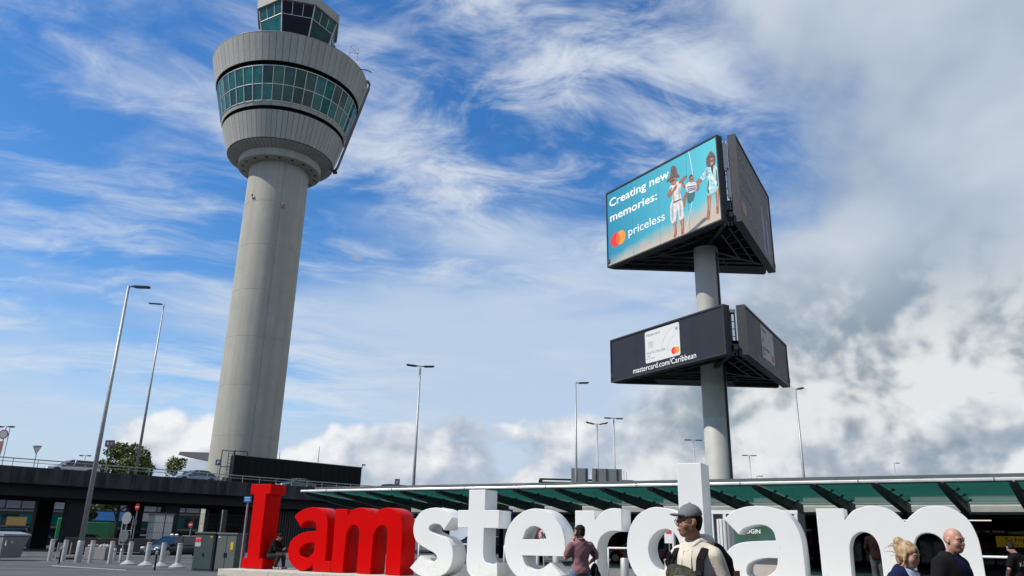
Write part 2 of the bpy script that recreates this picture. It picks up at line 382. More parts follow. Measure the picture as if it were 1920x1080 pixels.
# ================================================================== the setting
def plane(name, pts, m, kind='structure', parent=None):
    me = bpy.data.meshes.new(name); me.from_pydata(pts, [], [tuple(range(len(pts)))]); o = newobj(name, me, m, parent)
    if kind: o['kind'] = kind
    return o
plane('ground', [(-1500, -300, 0), (1500, -300, 0), (1500, 2500, 0), (-1500, 2500, 0)], 'asphalt')
# row of letters: P0 + u*LD along the front faces, LB towards the back
P0 = Vector((-6.5, 27.8, 0)); LD = Vector((.87688, -.48070, 0)); LB = Vector((.48070, .87688, 0)); LRZ = math.atan2(LD.y, LD.x)
def row(u, y=0.0, z=0.0): p = P0 + LD * u + LB * y; return Vector((p.x, p.y, z))
c = [row(-3.4, 1.7, .44), row(22.0, 1.7, .44), row(60, 1.7, .44), row(60, 75, .44), row(-1, 75, .44)]
plane('raised_plaza', c, 'paving')
mb = MB(); mb.add([(*c[0].xy, .44), (*c[4].xy, .44), (*c[4].xy, 0), (*c[0].xy, 0)], [(0, 1, 2, 3)])
tag(mb.build('plaza_kerb', 'stone'), kind='structure')
def marking(pts, z=.004): return plane('road_marking', [(p[0], p[1], z) for p in pts], 'road_paint')
marking([(-22.3, 40.25), (-17.2, 37.15), (-17.1, 36.9), (-22.2, 40.0)])
marking([(-19.5, 53.5), (-14.5, 50.9), (-14.4, 50.6), (-19.5, 53.1)])
# kerbed verge between plaza and viaduct lane
mb = MB(); mb.prism([(0, 0), (.0, .12), (.05, .15), (.3, .15), (.3, 0)], 0, 30)
o = mb.build('kerb', 'stone'); o.location = (-31, 52, 0); o.rotation_euler = (0, 0, R(-58)); o['kind'] = 'structure'

# ================================================================== plinth and letters
plinth = thing('letter_plinth', 'long low pale stone plinth carrying the red and white letters', 'plinth', row(0, 0), LRZ)
MB().box((8.4, .45, .11), (24.0, 2.2, .22)).build('recessed_base', 'dark_concrete', plinth)
u = -3.62; k = 0; slab = MB().box((1.195, .4, .345), (2.385, 2.6, .23)).mesh('slab', bevel=.012)
while u < 20.3:
    o = newobj('slab', slab, 'stone', plinth); o.location = (u, 0, random.uniform(-.003, .003)); u += 2.4
C = 'c'
GL = {
 'I': [[(-3.44, 3.395, C), (-2.44, 3.395, C), (-2.44, 3.04, C), (-2.635, 3.04, C), (-2.635, .82, C), (-2.44, .82, C), (-2.44, .47, C), (-3.44, .47, C), (-3.44, .82, C), (-3.235, .82, C), (-3.235, 3.04, C), (-3.44, 3.04, C)]],
 'a': [[(-1.151, 2.258, C), (-.954, 2.417), (-.662, 2.522), (-.322, 2.565), (-.061, 2.54), (.165, 2.433), (.336, 2.247), (.404, 2.031), (.425, 1.7), (.44, .818, C), (.70, .82, C), (.70, .47, C), (-.09, .47, C), (-.1, .70, C), (-.227, .589), (-.47, .49), (-.725, .492), (-1.048, .654), (-1.254, .925), (-1.27, 1.266), (-1.109, 1.518), (-.805, 1.678), (-.471, 1.755), (-.089, 1.774, C), (-.114, 1.966), (-.216, 2.089), (-.435, 2.125), (-.684, 2.055), (-.814, 1.897, C)],
       [(-.103, 1.396, C), (-.42, 1.381), (-.701, 1.246), (-.74, 1.061), (-.635, .926), (-.356, .911), (-.124, 1.075)]],
 'm': [[(.71, 2.505, C), (1.215, 2.505, C), (1.25, 2.29, C), (1.445, 2.472), (1.754, 2.551), (2.077, 2.471), (2.286, 2.246, C), (2.513, 2.447), (2.871, 2.551), (3.209, 2.482), (3.435, 2.285), (3.547, 1.985), (3.57, 1.6), (3.57, .47, C), (2.98, .47, C), (2.97, 1.6), (2.95, 1.82), (2.878, 1.945), (2.739, 1.99), (2.56, 1.93), (2.43, 1.72), (2.40, 1.4), (2.38, .47, C), (1.81, .47, C), (1.80, 1.6), (1.78, 1.82), (1.70, 1.945), (1.57, 1.985), (1.40, 1.93), (1.28, 1.72), (1.25, 1.4), (1.23, .47, C), (.71, .47, C)]],
 's': [[(5.47, 2.25, C), (5.154, 1.862, C), (5.02, 2.01), (4.794, 2.056), (4.60, 1.965), (4.63, 1.83), (4.855, 1.738), (5.227, 1.62), (5.47, 1.409), (5.534, 1.13), (5.46, .8), (5.2, .55), (4.75, .45), (4.3, .51), (3.935, .709, C), (4.318, 1.093, C), (4.576, .938), (4.80, .915), (4.94, 1.01), (4.88, 1.15), (4.553, 1.293), (4.165, 1.482), (3.993, 1.81), (4.052, 2.178), (4.308, 2.447), (4.805, 2.545), (5.22, 2.45)]],
 't': [[(6.04, 3.08, C), (6.63, 3.08, C), (6.63, 2.465, C), (7.135, 2.465, C), (7.135, 1.94, C), (6.615, 1.94, C), (6.615, 1.3), (6.64, 1.08), (6.73, .95), (6.9, .905), (7.105, .95, C), (7.125, .53, C), (6.8, .46), (6.4, .48), (6.12, .62), (6.03, .9), (6.03, 1.3), (6.035, 1.945, C), (5.66, 1.945, C), (5.66, 2.465, C), (6.04, 2.465, C)]],
 'e': [[(9.331, 1.188, C), (9.338, 1.45), (9.30, 1.75), (9.194, 2.021), (8.878, 2.37), (8.448, 2.51), (7.975, 2.43), (7.574, 2.132), (7.362, 1.693), (7.37, 1.2), (7.53, .838), (7.85, .56), (8.3, .45), (8.8, .49), (9.22, .673, C), (8.866, 1.013, C), (8.6, .84), (8.324, .80), (8.08, .91), (7.945, 1.183, C)],
       [(7.952, 1.634, C), (8.74, 1.647, C), (8.68, 1.82), (8.54, 1.95), (8.309, 2.013), (8.08, 1.91)]],
 'r': [[(9.655, 2.452, C), (10.262, 2.452, C), (10.27, 2.19, C), (10.4, 2.33), (10.56, 2.45), (10.8, 2.515), (11.078, 2.50, C), (11.073, 1.887, C), (10.85, 1.905), (10.62, 1.86), (10.42, 1.70), (10.33, 1.40), (10.30, .47, C), (9.655, .47, C)]],
 'd': [[(12.73, 3.705, C), (13.40, 3.705, C), (13.41, .47, C), (12.74, .47, C), (12.73, .72, C), (12.5, .54), (12.2, .46), (11.85, .51), (11.5, .72), (11.27, 1.1), (11.215, 1.5), (11.3, 1.95), (11.52, 2.3), (11.85, 2.5), (12.15, 2.545), (12.45, 2.49), (12.73, 2.37, C)],
       [(12.69, 1.66), (12.55, 1.88), (12.348, 1.972), (12.104, 1.90), (11.90, 1.70), (11.827, 1.441), (11.895, 1.15), (12.066, .947), (12.267, .885), (12.469, .914), (12.65, 1.06), (12.73, 1.36)]],
 'A': [[(13.936, 2.234, C), (14.189, 2.435), (14.512, 2.543), (14.887, 2.563), (15.28, 2.50), (15.593, 2.316), (15.794, 1.933), (15.85, 1.47), (15.85, .47, C), (15.22, .47, C), (15.2, .70, C), (15.05, .58), (14.75, .46), (14.4, .48), (14.03, .64), (13.82, .95), (13.85, 1.28), (14.096, 1.55), (14.385, 1.661), (14.757, 1.697), (15.213, 1.719, C), (15.17, 1.926), (15.031, 2.06), (14.789, 2.102), (14.441, 2.008), (14.29, 1.855, C)],
       [(15.22, 1.295, C), (14.876, 1.286), (14.597, 1.205), (14.45, 1.083), (14.43, .9), (14.55, .81), (14.8, .82), (15.05, .93), (15.18, 1.08)]],
 'M': [[(16.24, 2.5, C), (16.885, 2.5, C), (16.89, 2.216, C), (17.085, 2.437), (17.35, 2.54), (17.62, 2.556), (17.944, 2.464), (18.212, 2.183, C), (18.383, 2.357), (18.626, 2.516), (18.949, 2.556), (19.23, 2.502), (19.506, 2.281), (19.643, 1.95), (19.69, 1.55), (19.69, .47, C), (19.0, .47, C), (19.0, 1.4), (18.964, 1.73), (18.83, 1.90), (18.62, 1.95), (18.43, 1.86), (18.33, 1.64), (18.31, 1.4), (18.30, .47, C), (17.60, .47, C), (17.605, 1.4), (17.56, 1.72), (17.43, 1.90), (17.22, 1.95), (17.03, 1.84), (16.94, 1.64), (16.92, 1.4), (16.9, .47, C), (16.24, .47, C)]],
}
for g, ch, lab in [('I', 'red_paint', 'giant red slab-serif letter I at the left end of the sign'),
        ('a', 'red_paint', 'giant red letter a between the red I and the red m'), ('m', 'red_paint', 'giant red letter m touching the white s'),
        ('s', 'white_paint', 'giant white letter s right beside the red m'), ('t', 'white_paint', 'giant white letter t between the s and the e'),
        ('e', 'white_paint', 'giant white letter e behind the man on the phone'), ('r', 'white_paint', 'giant white letter r between the e and the d'),
        ('d', 'white_paint', 'giant white letter d with the tallest stem of the sign'), ('A', 'white_paint', 'giant white letter a right of the tall d'),
        ('M', 'white_paint', 'giant white letter m at the right end of the sign')]:
    us = [p[0] for p in GL[g][0]]; um = (min(us) + max(us)) / 2
    loops = [[(p[0] - um, p[1] - .465) for p in crom(l)] for l in GL[g]]
    o = newobj('sign_letter', curve_mesh(loops, .74 if g not in 'dAM' else .80, .012, 'sign_letter'), ch)
    autosmooth(o, 25); o.location = row(um, 0, .465); o.rotation_euler = (0, 0, LRZ)
    tag(o, lab, 'letter', 'letters of the giant word sign')

# ================================================================== control tower
TW = thing('control_tower', 'tall grey concrete airport control tower with flared glazed top', 'tower', (-39.9, 118, 0))
ang = []
seams = [R(-62), R(-62 + 120), R(-62 + 240)]
for k in range(72): ang.append(2 * math.pi * k / 72 - math.pi)
for s_ in seams:
    s_ = (s_ + math.pi) % (2 * math.pi) - math.pi
    ang += [s_ - .012, s_, s_ + .012]
ang = sorted(ang)
prof = [(4.86, 0)]
for z in [8, 15.5, 23, 30.5, 38, 45.5, 53]: prof += [(4.86, z - .04), (4.84, z - .02), (4.84, z + .02), (4.86, z + .04)]
prof += [(4.86, 61.5)]
mb = MB(); mb.lathe(prof, angles=ang + [ang[0] + 2 * math.pi])
sm = [(s_ + math.pi) % (2 * math.pi) - math.pi for s_ in seams]
nv = []
for (x, y, z) in mb.v:
    t = math.atan2(y, x); r = math.hypot(x, y)
    if min(abs(t - q) for q in sm) < .004: r -= .07
    nv.append((r * math.cos(t), r * math.sin(t), z))
mb.v = nv; autosmooth(mb.build('shaft', 'concrete', TW), 12)
for a, z in ((-2.05, 53.6), (-1.0, 52.2)):
    q = MB(); x, y = 4.9 * math.cos(a), 4.9 * math.sin(a)
    q.box((x * 1.01, y * 1.01, z - .1), (.2, .2, .2)); b_ = q.build('lamp_bracket', 'dark_metal', TW)
    MB().ball((x * 1.06, y * 1.06, z + .35), (.14, .14, .26)).build('obstruction_light', cm((.35, .02, .015), .3), b_, True)
# collar under the pod, with vents
autosmooth(MB().lathe([(4.86, 60.2), (6.55, 60.2), (6.75, 60.32), (6.75, 62.0), (6.6, 62.2)], 72).build('collar', 'concrete', TW), 30)
vent = MB().cyl((0, 0, -.01), (0, 0, .05), .24, .24, 12).mesh('vent')
for k in range(18):
    t = 2 * math.pi * k / 18 + .1; o = newobj('vent', vent, 'black_paint', TW); o.location = (5.95 * math.cos(t), 5.95 * math.sin(t), 60.16)
NP = 72
def clad(name, r0, z0, r1, z1, n, m, thick=.12, gap=.018, rib=.05):
    t = math.pi / n - gap / r1; v = []; f = []
    q = MB()
    for rr, zz in ((r0, z0), (r1, z1)):
        for aa in (-t, t): v.append((rr * math.cos(aa), rr * math.sin(aa), zz))
    for rr, zz in ((r0 - thick, z0 + .01), (r1 - thick, z1 - .01)):
        for aa in (-t, t): v.append((rr * math.cos(aa), rr * math.sin(aa), zz))
    q.add(v, [(0, 1, 3, 2), (4, 6, 7, 5), (0, 4, 5, 1), (2, 3, 7, 6), (0, 2, 6, 4), (1, 5, 7, 3)])
    if rib:                                              # standing seam on one edge
        q.bar((r0 * math.cos(t) + .02, r0 * math.sin(t), z0), (r1 * math.cos(t) + .02, r1 * math.sin(t), z1), .07, .10)
    me = q.mesh(name)
    for k in range(n):
        o = newobj(name, me, m, TW); o.rotation_euler = (0, 0, 2 * math.pi * (k + .5) / n)
clad('lower_panel', 8.75, 62.32, 10.02, 66.61, NP, 'cladding', gap=.03, rib=0)
clad('sill_panel', 10.16, 67.28, 10.36, 67.9, 42, 'cladding', rib=0)
clad('upper_panel', 12.08, 74.35, 13.21, 78.98, NP, 'cladding', gap=.03, rib=0)
MB().lathe([(6.6, 61.5), (8.6, 62.26)], 72).build('soffit', 'cladding', TW)
rb = MB()
for k in range(NP):
    t = 2 * math.pi * k / NP; rb.bar((6.75 * math.cos(t), 6.75 * math.sin(t), 61.52), (8.58 * math.cos(t), 8.58 * math.sin(t), 62.22), .05, .09)
tag(rb.build('soffit_ribs', 'grey_paint', TW), kind='stuff')
MB().lathe([(8.55, 62.36), (9.55, 66.4), (9.55, 67.2), (9.95, 67.9), (11.3, 73.7), (11.35, 74.5), (13.0, 78.9), (13.0, 79.0), (5, 79.0)], 72).build('inner_core', 'black_cladding', TW)
MB().lathe([(12.95, 78.95), (13.24, 78.99), (13.24, 79.07), (12.95, 79.07)], 72).build('rim', 'cladding', TW)
# ring of windows, two rows
zs = [67.98, 70.65, 73.6]; NW = 42
rad = lambda z: 10.38 + (z - 67.94) * (11.76 - 10.38) / (73.67 - 67.94)
for j in range(2):
    z0, z1 = zs[j] + .06, zs[j + 1] - .06; t = math.pi / NW - .007; q = MB()
    v = [(rad(z) * math.cos(a) - dd, rad(z) * math.sin(a), z) for dd in (0, .05) for z in (z0, z1) for a in (-t, t)]
    q.add(v, [(0, 1, 3, 2), (4, 6, 7, 5), (0, 4, 5, 1), (2, 3, 7, 6), (0, 2, 6, 4), (1, 5, 7, 3)]); me = q.mesh('window_pane')
    for k in range(NW):
        o = newobj('window_pane', me, 'glass_tower', TW); o.rotation_euler = (0, 0, 2 * math.pi * (k + .5) / NW)
me = MB().bar((rad(67.95) + .04, 0, 67.95), (rad(73.65) + .04, 0, 73.65), .11, .12).mesh('mullion')
for k in range(NW):
    o = newobj('mullion', me, 'mullion', TW); o.rotation_euler = (0, 0, 2 * math.pi * k / NW)
for z in zs:
    a0 = rad(z); MB().lathe([(a0 - .06, z - .06), (a0 + .05, z - .06), (a0 + .06, z + .06), (a0 - .06, z + .06)], NW).build('transom', 'mullion', TW)
# roof deck edge rail and cab
for k in range(36):
    if k == 0: pm = MB().cyl((10.4, 0, 79.0), (10.4, 0, 80.0), .03, .03, 6).mesh('rail_post')
    o = newobj('rail_post', pm, 'galvanised', TW); o.rotation_euler = (0, 0, 2 * math.pi * k / 36)
MB().tube([(10.4 * math.cos(t * .0873), 10.4 * math.sin(t * .0873), 80.0) for t in range(72)], .03, 6, closed=True).build('guard_rail', 'galvanised', TW)
MB().lathe([(5.6, 79.0), (5.6, 84.2), (5.75, 84.35)], 8, a0=R(-75) - math.pi / 8, a1=R(-75) - math.pi / 8 + 2 * math.pi).build('cab_base', 'cladding', TW)
CR0, CZ0, CR1, CZ1 = 5.9, 84.3, 7.2, 89.85
cr_ = lambda z: CR0 + (z - CZ0) * (CR1 - CR0) / (CZ1 - CZ0)
FA = R(-75)
def cabpt(t, i, z, off=0.0):                               # point on face i, t in -1..1 across
    r = cr_(z) + off; a = FA + i * math.pi / 4; ap = r * math.cos(math.pi / 8); hw = r * math.sin(math.pi / 8)
    return Vector((ap * math.cos(a) - t * hw * math.sin(a), ap * math.sin(a) + t * hw * math.cos(a), z))
ZM = 87.55
for i in range(8):
    rows = [(CZ0 + .1, ZM - .06, [(-.97, .97)]), (ZM + .06, CZ1 - .08, [(-.97, -.345), (-.31, .31), (.345, .97)])]
    for (z0, z1, cols) in rows:
        for (a, b) in cols:
            v = [cabpt(a, i, z0), cabpt(b, i, z0), cabpt(b, i, z1), cabpt(a, i, z1)]; w = [p * 1 - Vector((math.cos(FA + i * math.pi / 4), math.sin(FA + i * math.pi / 4), 0)) * .06 for p in v]
            MB().add(v + w, [(0, 1, 2, 3), (7, 6, 5, 4), (0, 4, 5, 1), (1, 5, 6, 2), (2, 6, 7, 3), (3, 7, 4, 0)]).build('cab_pane', 'glass_tower' if i != 0 else 'glass_navy', TW)
    MB().bar(cabpt(-1, i, CZ0, .03), cabpt(-1, i, CZ1, .03), .18, .18).build('cab_post', 'mullion', TW)
    MB().bar(cabpt(-1, i, ZM, .03), cabpt(1, i, ZM, .03), .10, .12).build('cab_transom', 'mullion', TW)
    for t in (-.33, .33): MB().bar(cabpt(t, i, ZM, .02), cabpt(t, i, CZ1, .02), .09, .09).build('cab_mullion', 'mullion', TW)
oct_ = dict(a0=FA - math.pi / 8, a1=FA - math.pi / 8 + 2 * math.pi)
MB().lathe([(6.9, 89.85), (7.6, 89.9), (7.7, 91.6), (7.45, 91.8), (0.5, 92.0)], 8, **oct_).build('cab_roof', 'cladding', TW)
MB().lathe([(5.2, 84.3), (6.4, 89.8)], 8, **oct_).build('cab_blind', 'black_cladding', TW)
for (a, h) in ((.2, 3.2), (1.7, 4.6), (3.1, 2.6), (4.3, 3.8)): MB().cyl((5 * math.cos(a), 5 * math.sin(a), 91.8), (5 * math.cos(a), 5 * math.sin(a), 91.8 + h), .06, .03, 6).build('antenna', 'galvanised', TW)
MB().lathe([(3.6, 91.9), (3.6, 93.6), (3.2, 93.9), (0.1, 94.0)], 24).build('plant_room', 'cladding', TW)
for i in (-2, 2):
    p = cabpt(1 if i > 0 else -1, i, 88.6, .25); MB().box(p, (.5, .5, .5)).bar(p, p + Vector((0, 0, -.5)), .1).build('camera_box', 'black_paint', TW)
# curved service rail down the right flank
ra = R(6)
path = [(12.9, 79.2), (13.45, 79.25), (13.75, 78.8), (13.65, 78.0), (12.4, 73.0), (10.75, 66.6), (9.5, 61.8), (9.1, 61.3), (8.5, 61.6)]
for da, w in ((0, .20), (.045, .12)): MB().tube([(r * math.cos(ra - da), r * math.sin(ra - da), z) for r, z in path], w, 8).build('service_rail', cm((.10, .11, .115), .5), TW, True)
MB().box((9.2 * math.cos(ra), 9.2 * math.sin(ra), 61.1), (.7, .5, .45)).build('rail_motor', 'dark_metal', TW)
# aerial frame standing on the rim and a hoist arm
q = MB(); bx, by = 12.9 * math.cos(R(-28)), 12.9 * math.sin(R(-28))
for a, b in [((0, 0, 0), (0, 0, 2.6)), ((1.3, .5, 0), (1.3, .5, 2.6)), ((0, 0, 2.6), (1.3, .5, 1.2)), ((0, 0, 1.1), (1.3, .5, 2.6)), ((0, 0, 2.6), (1.0, -.4, 2.4)), ((0, 0, 1.3), (1.6, .3, 1.3)), ((1.0, -.4, 0), (1.0, -.4, 2.4))]:
    q.cyl((bx + a[0], by + a[1], 79.0 + a[2]), (bx + b[0], by + b[1], 79.0 + b[2]), .035, .035, 5)
q.build('aerial_frame', 'galvanised', TW)
MB().tube([(13.0 * math.cos(R(-14)), 13.0 * math.sin(R(-14)), 79.0), (14.6 * math.cos(R(-14)), 14.6 * math.sin(R(-14)), 78.5), (15.3 * math.cos(R(-14)), 15.3 * math.sin(R(-14)), 78.0)], .09, 6).build('hoist_arm', 'dark_metal', TW)
# grey cantilever roof low on the left
MB().prism([(-9.2, 12.9), (-9.0, 13.35), (-4.6, 13.3), (-4.6, 12.1)], -1.5, 2.5).build('cantilever_roof', cm((.16, .16, .17), .7), TW)
# ladder cage beside the screen

# ================================================================== advertising pylon
PY = thing('advertising_pylon', 'tall grey pole carrying two stacked three-sided billboards', 'billboard', (12.75, 47.4, 0))
PO = Vector((12.75, 47.4, 0))
autosmooth(MB().lathe([(.78, .3), (.78, 9), (.77, 9.02), (.77, 9.06), (.78, 9.08), (.78, 20.2)], 40).build('pole', 'mid_grey', PY), 30)
MB().box((.55, -.62, 10), (.10, .10, 19.5)).build('cable_duct', 'dark_metal', PY)
def panel_frame(a, b, z0, h, name, m, thick=.42):
    """a box panel standing from a to b (front face line), its own child origin at a"""
    a = Vector((a[0], a[1], z0)) - PO; b = Vector((b[0], b[1], z0)) - PO; d = b - a; L = d.length; rz = math.atan2(d.y, d.x)
    o = MB().box((L / 2, thick / 2, h / 2), (L, thick, h)).build(name, m, PY); o.location = a; o.rotation_euler = (0, 0, rz)
    return o, L
def printmat():
    m = bpy.data.materials.new('beach_print'); m.use_nodes = True; nt = m.node_tree; L = nt.links; b = nt.nodes['Principled BSDF']; b.inputs['Roughness'].default_value = .35
    tc = nt.nodes.new('ShaderNodeTexCoord'); sp = nt.nodes.new('ShaderNodeSeparateXYZ'); L.new(tc.outputs['Object'], sp.inputs[0])
    nz = nt.nodes.new('ShaderNodeTexNoise'); nz.inputs['Scale'].default_value = .9; nz.inputs['Detail'].default_value = 7; L.new(tc.outputs['Object'], nz.inputs['Vector'])
    def mth(op, a, b_):
        n = nt.nodes.new('ShaderNodeMath'); n.operation = op
        for i, q in enumerate((a, b_)):
            if isinstance(q, (int, float)): n.inputs[i].default_value = q
            else: L.new(q, n.inputs[i])
        return n.outputs[0]
    s1 = mth('SUBTRACT', mth('MULTIPLY', sp.outputs[0], .12), sp.outputs[2])          # sand: low and to the right
    s1 = mth('ADD', mth('ADD', s1, mth('MULTIPLY', nz.outputs[0], .9)), -.05)
    mr = nt.nodes.new('ShaderNodeMapRange'); mr.inputs[1].default_value = -.25; mr.inputs[2].default_value = .75; L.new(s1, mr.inputs[0])
    sea = nt.nodes.new('ShaderNodeValToRGB'); e = sea.color_ramp.elements; e[0].color = (.012, .20, .33, 1); e[1].color = (.10, .52, .60, 1)
    L.new(mth('ADD', mth('MULTIPLY', sp.outputs[0], .085), mth('MULTIPLY', nz.outputs[0], .15)), sea.inputs[0])
    mx = nt.nodes.new('ShaderNodeMix'); mx.data_type = 'RGBA'; L.new(mr.outputs[0], mx.inputs[0]); L.new(sea.outputs[0], mx.inputs[6]); mx.inputs[7].default_value = (.50, .43, .34, 1)
    L.new(mx.outputs[2], b.inputs['Base Color']); M['beach_print'] = m
printmat()
mat('print_grey', (.030, .032, .040), .45, spec=.15, var=.25, scale=.4, stain=((.055, .05, .05), (.15, .15, .15), .45, .7))
mat('slate_panel', (.024, .027, .038), .5, spec=.2, var=.12, scale=.5)
UA, UB, UC, UD = (6.72, 50.51), (12.35, 41.91), (13.54, 41.96), (18.43, 50.72)
LA, LB_, LC, LDp = (6.76, 50.19), (11.96, 41.61), (13.20, 41.64), (18.61, 50.50)
pan1, L1 = panel_frame(UA, UB, 20, 5.52, 'billboard_panel', 'beach_print')
pan2, L2 = panel_frame(UC, UD, 20, 5.64, 'billboard_panel', 'print_grey')
pan3, L3 = panel_frame((17.95, 51.55), (7.15, 51.15), 20, 5.5, 'billboard_panel', 'slate_panel')
pan4, L4 = panel_frame(LA, LB_, 11.8, 2.70, 'billboard_panel', 'slate_panel')
pan5, L5 = panel_frame(LC, LDp, 11.8, 2.72, 'billboard_panel', 'slate_panel')
pan6, L6 = panel_frame((18.1, 51.45), (7.2, 51.05), 11.8, 2.6, 'billboard_panel', 'slate_panel')
for p_, L_, h_ in ((pan1, L1, 5.52), (pan2, L2, 5.64), (pan4, L4, 2.70), (pan5, L5, 2.72)):
    q = MB()
    for z in (-.05, h_ + .05): q.box((L_ / 2, .2, z), (L_ + .16, .50, .1))
    for x in (-.04, L_ + .04): q.box((x, .2, h_ / 2), (.08, .50, h_ + .002))
    q.build('edge_frame', 'dark_metal', p_)
Y_ = -.008
def poly(par, pts, m, name, y=Y_):
    me = bpy.data.meshes.new(name); me.from_pydata([(p[0], y, p[1]) for p in pts], [], [tuple(range(len(pts)))]); return newobj(name, me, m, par)
def blob(par, pts, m, name='printed_figure', y=Y_): return poly(par, crom(pts, 4), m, name, y)
wh = cm((.85, .86, .86), .5, var=.02)
text('Creating new', .86, (.26, Y_, 4.40), wh, pan1, bold=.012, width=5.95)
text('memories:', .86, (.30, Y_, 3.25), wh, pan1, bold=.012, width=4.72)
text('priceless', .86, (2.16, Y_, 1.57), wh, pan1, width=3.5)
def disc(par, c, r, m, y, name='logo_disc', n=36): return poly(par, [(c[0] + r * math.cos(2 * math.pi * k / n), c[1] + r * math.sin(2 * math.pi * k / n)) for k in range(n)], m, name, y)
def lens(par, c1, c2, r, m, y):
    d = (c2[0] - c1[0]) / 2; a = math.acos(d / r); mid = (c1[0] + c2[0]) / 2
    pts = [(c1[0] + r * math.cos(t), c1[1] + r * math.sin(t)) for t in np.linspace(-a, a, 14)] + [(c2[0] + r * math.cos(t), c2[1] + r * math.sin(t)) for t in np.linspace(math.pi - a, math.pi + a, 14)]
    return poly(par, pts, m, 'logo_overlap', y)
lr, lo, lm_ = cm((.72, .02, .02), .5), cm((.86, .28, .02), .5), cm((.80, .12, .01), .5)
disc(pan1, (.79, 1.74), .51, lr, -.008); disc(pan1, (1.36, 1.74), .51, lo, -.010); lens(pan1, (.79, 1.74), (1.36, 1.74), .51, lm_, -.012)
V_ = dict(var=.45, scale=4.5)
ink = dict(skin=cm((.30, .12, .07), .5, **V_), white=cm((.60, .60, .57), .5, var=.3, scale=4), dark=cm((.06, .04, .035), .5, **V_), hat=cm((.13, .08, .07), .5, **V_), dress=cm((.34, .56, .60), .5, var=.5, scale=6), green=cm((.03, .12, .13), .5), navy=cm((.06, .07, .16), .5), shade=cm((.10, .12, .14), .5), pale=cm((.70, .78, .74), .5))
fig = lambda pts, k, y=-.010: blob(pan1, pts, ink[k], 'printed_figure', y)
fig([(9.12, .35), (8.7, .2), (8.1, -.0), (7.5, .02), (8.2, .25), (9.0, .55)], 'shade', -.006)          # cast shadow printed on the sand
fig([(6.32, 1.3), (6.62, 1.3), (6.64, .7), (6.62, .2), (6.35, .09), (6.44, .6)], 'skin'); fig([(6.94, 1.25), (7.28, 1.25), (7.27, .6), (7.22, .12), (7.0, .12), (7.05, .6)], 'skin')
fig([(6.26, 2.55), (7.18, 2.5), (7.30, 1.15), (6.9, 1.15), (6.80, 1.95), (6.58, 1.12), (6.19, 1.2)], 'white', -.012)
fig([(6.20, 3.63), (6.61, 3.80), (7.26, 3.66), (7.13, 2.96), (7.2, 2.42), (6.44, 2.42), (6.37, 3.1)], 'white', -.014)
fig([(6.42, 3.6), (5.97, 3.22), (6.10, 2.98), (6.5, 3.1), (6.88, 3.45), (6.75, 3.6), (6.35, 3.28)], 'skin', -.016)
fig([(7.05, 3.75), (7.66, 3.92), (7.70, 3.78), (7.19, 3.53)], 'skin', -.016)
fig([(6.25, 4.15), (6.76, 4.15), (6.80, 3.70), (6.45, 3.70)], 'skin', -.016)
fig([(5.94, 4.14), (6.30, 4.45), (6.45, 5.02), (6.82, 4.92), (6.94, 4.4), (7.12, 4.06), (6.6, 4.16)], 'hat', -.018)
fig([(7.85, 2.88), (7.36, 2.55), (7.25, 1.85), (7.46, 1.88), (7.58, 2.35), (7.95, 2.46)], 'skin'); fig([(7.78, 2.78), (8.33, 2.65), (8.15, 2.0), (7.70, 2.0)], 'green', -.012)
fig([(7.60, 3.28), (8.0, 3.32), (8.48, 3.08), (8.42, 2.60), (7.80, 2.66)], 'white', -.014)
for t in (.25, .55, .8): poly(pan1, [(7.68 + .1 * t, 3.25 - .55 * t), (8.44, 3.03 - .40 * t), (8.43, 2.96 - .40 * t), (7.69 + .1 * t, 3.17 - .55 * t)], ink['navy'], 'printed_stripe', -.016)
fig([(7.24, 3.65), (7.42, 3.12), (7.66, 3.25), (7.50, 3.35), (7.35, 3.70)], 'skin', -.012); fig([(8.42, 3.04), (8.72, 3.28), (8.80, 3.1), (8.62, 2.5), (8.45, 2.54), (8.55, 2.85)], 'skin', -.012)
fig([(7.92, 3.65), (8.28, 3.6), (8.26, 3.26), (8.0, 3.26)], 'skin', -.014); fig([(7.88, 3.62), (8.1, 3.83), (8.34, 3.6), (8.26, 3.66), (8.08, 3.68)], 'dark', -.016)
fig([(9.30, 1.98), (9.62, 1.95), (9.50, 1.1), (9.36, .33), (9.12, .40), (9.28, 1.1)], 'skin'); fig([(9.95, 2.1), (10.24, 2.1), (10.16, 1.2), (10.08, .45), (9.92, .5), (9.98, 1.2)], 'skin')
fig([(9.27, 3.59), (9.64, 3.76), (10.05, 3.66), (10.24, 3.40), (10.22, 2.05), (9.30, 1.9), (9.46, 2.7)], 'dress', -.012)
for a, b in ((9.55, 2.3), (9.8, 2.9), (10.05, 2.45), (9.6, 3.1), (9.95, 3.35)): fig([(a - .1, b), (a, b + .18), (a + .08, b + .02), (a, b - .16)], 'pale', -.014)
fig([(9.30, 3.62), (8.78, 3.18), (8.98, 3.0), (9.55, 3.28)], 'dress', -.012); fig([(8.86, 3.2), (8.70, 3.05), (8.84, 2.95), (8.98, 3.04)], 'skin', -.014)
fig([(9.74, 3.7), (9.95, 3.7), (9.90, 3.2), (9.82, 3.2)], 'dark', -.014)
fig([(9.42, 3.85), (9.48, 4.38), (9.83, 4.56), (10.12, 4.25), (10.06, 3.7), (9.7, 3.68)], 'dark', -.014); fig([(9.66, 4.22), (9.98, 4.18), (9.94, 3.75), (9.72, 3.75)], 'skin', -.016)
fig([(9.40, 4.3), (9.84, 4.70), (10.16, 4.2), (9.84, 4.40)], 'hat', -.018)
arc = crom([(7.93, 5.5), (8.16, 4.52), (8.24, 3.75), (8.20, 2.6), (8.05, 1.88), (7.72, 1.0), (7.34, .17)], 4)[:-4]
q = MB()
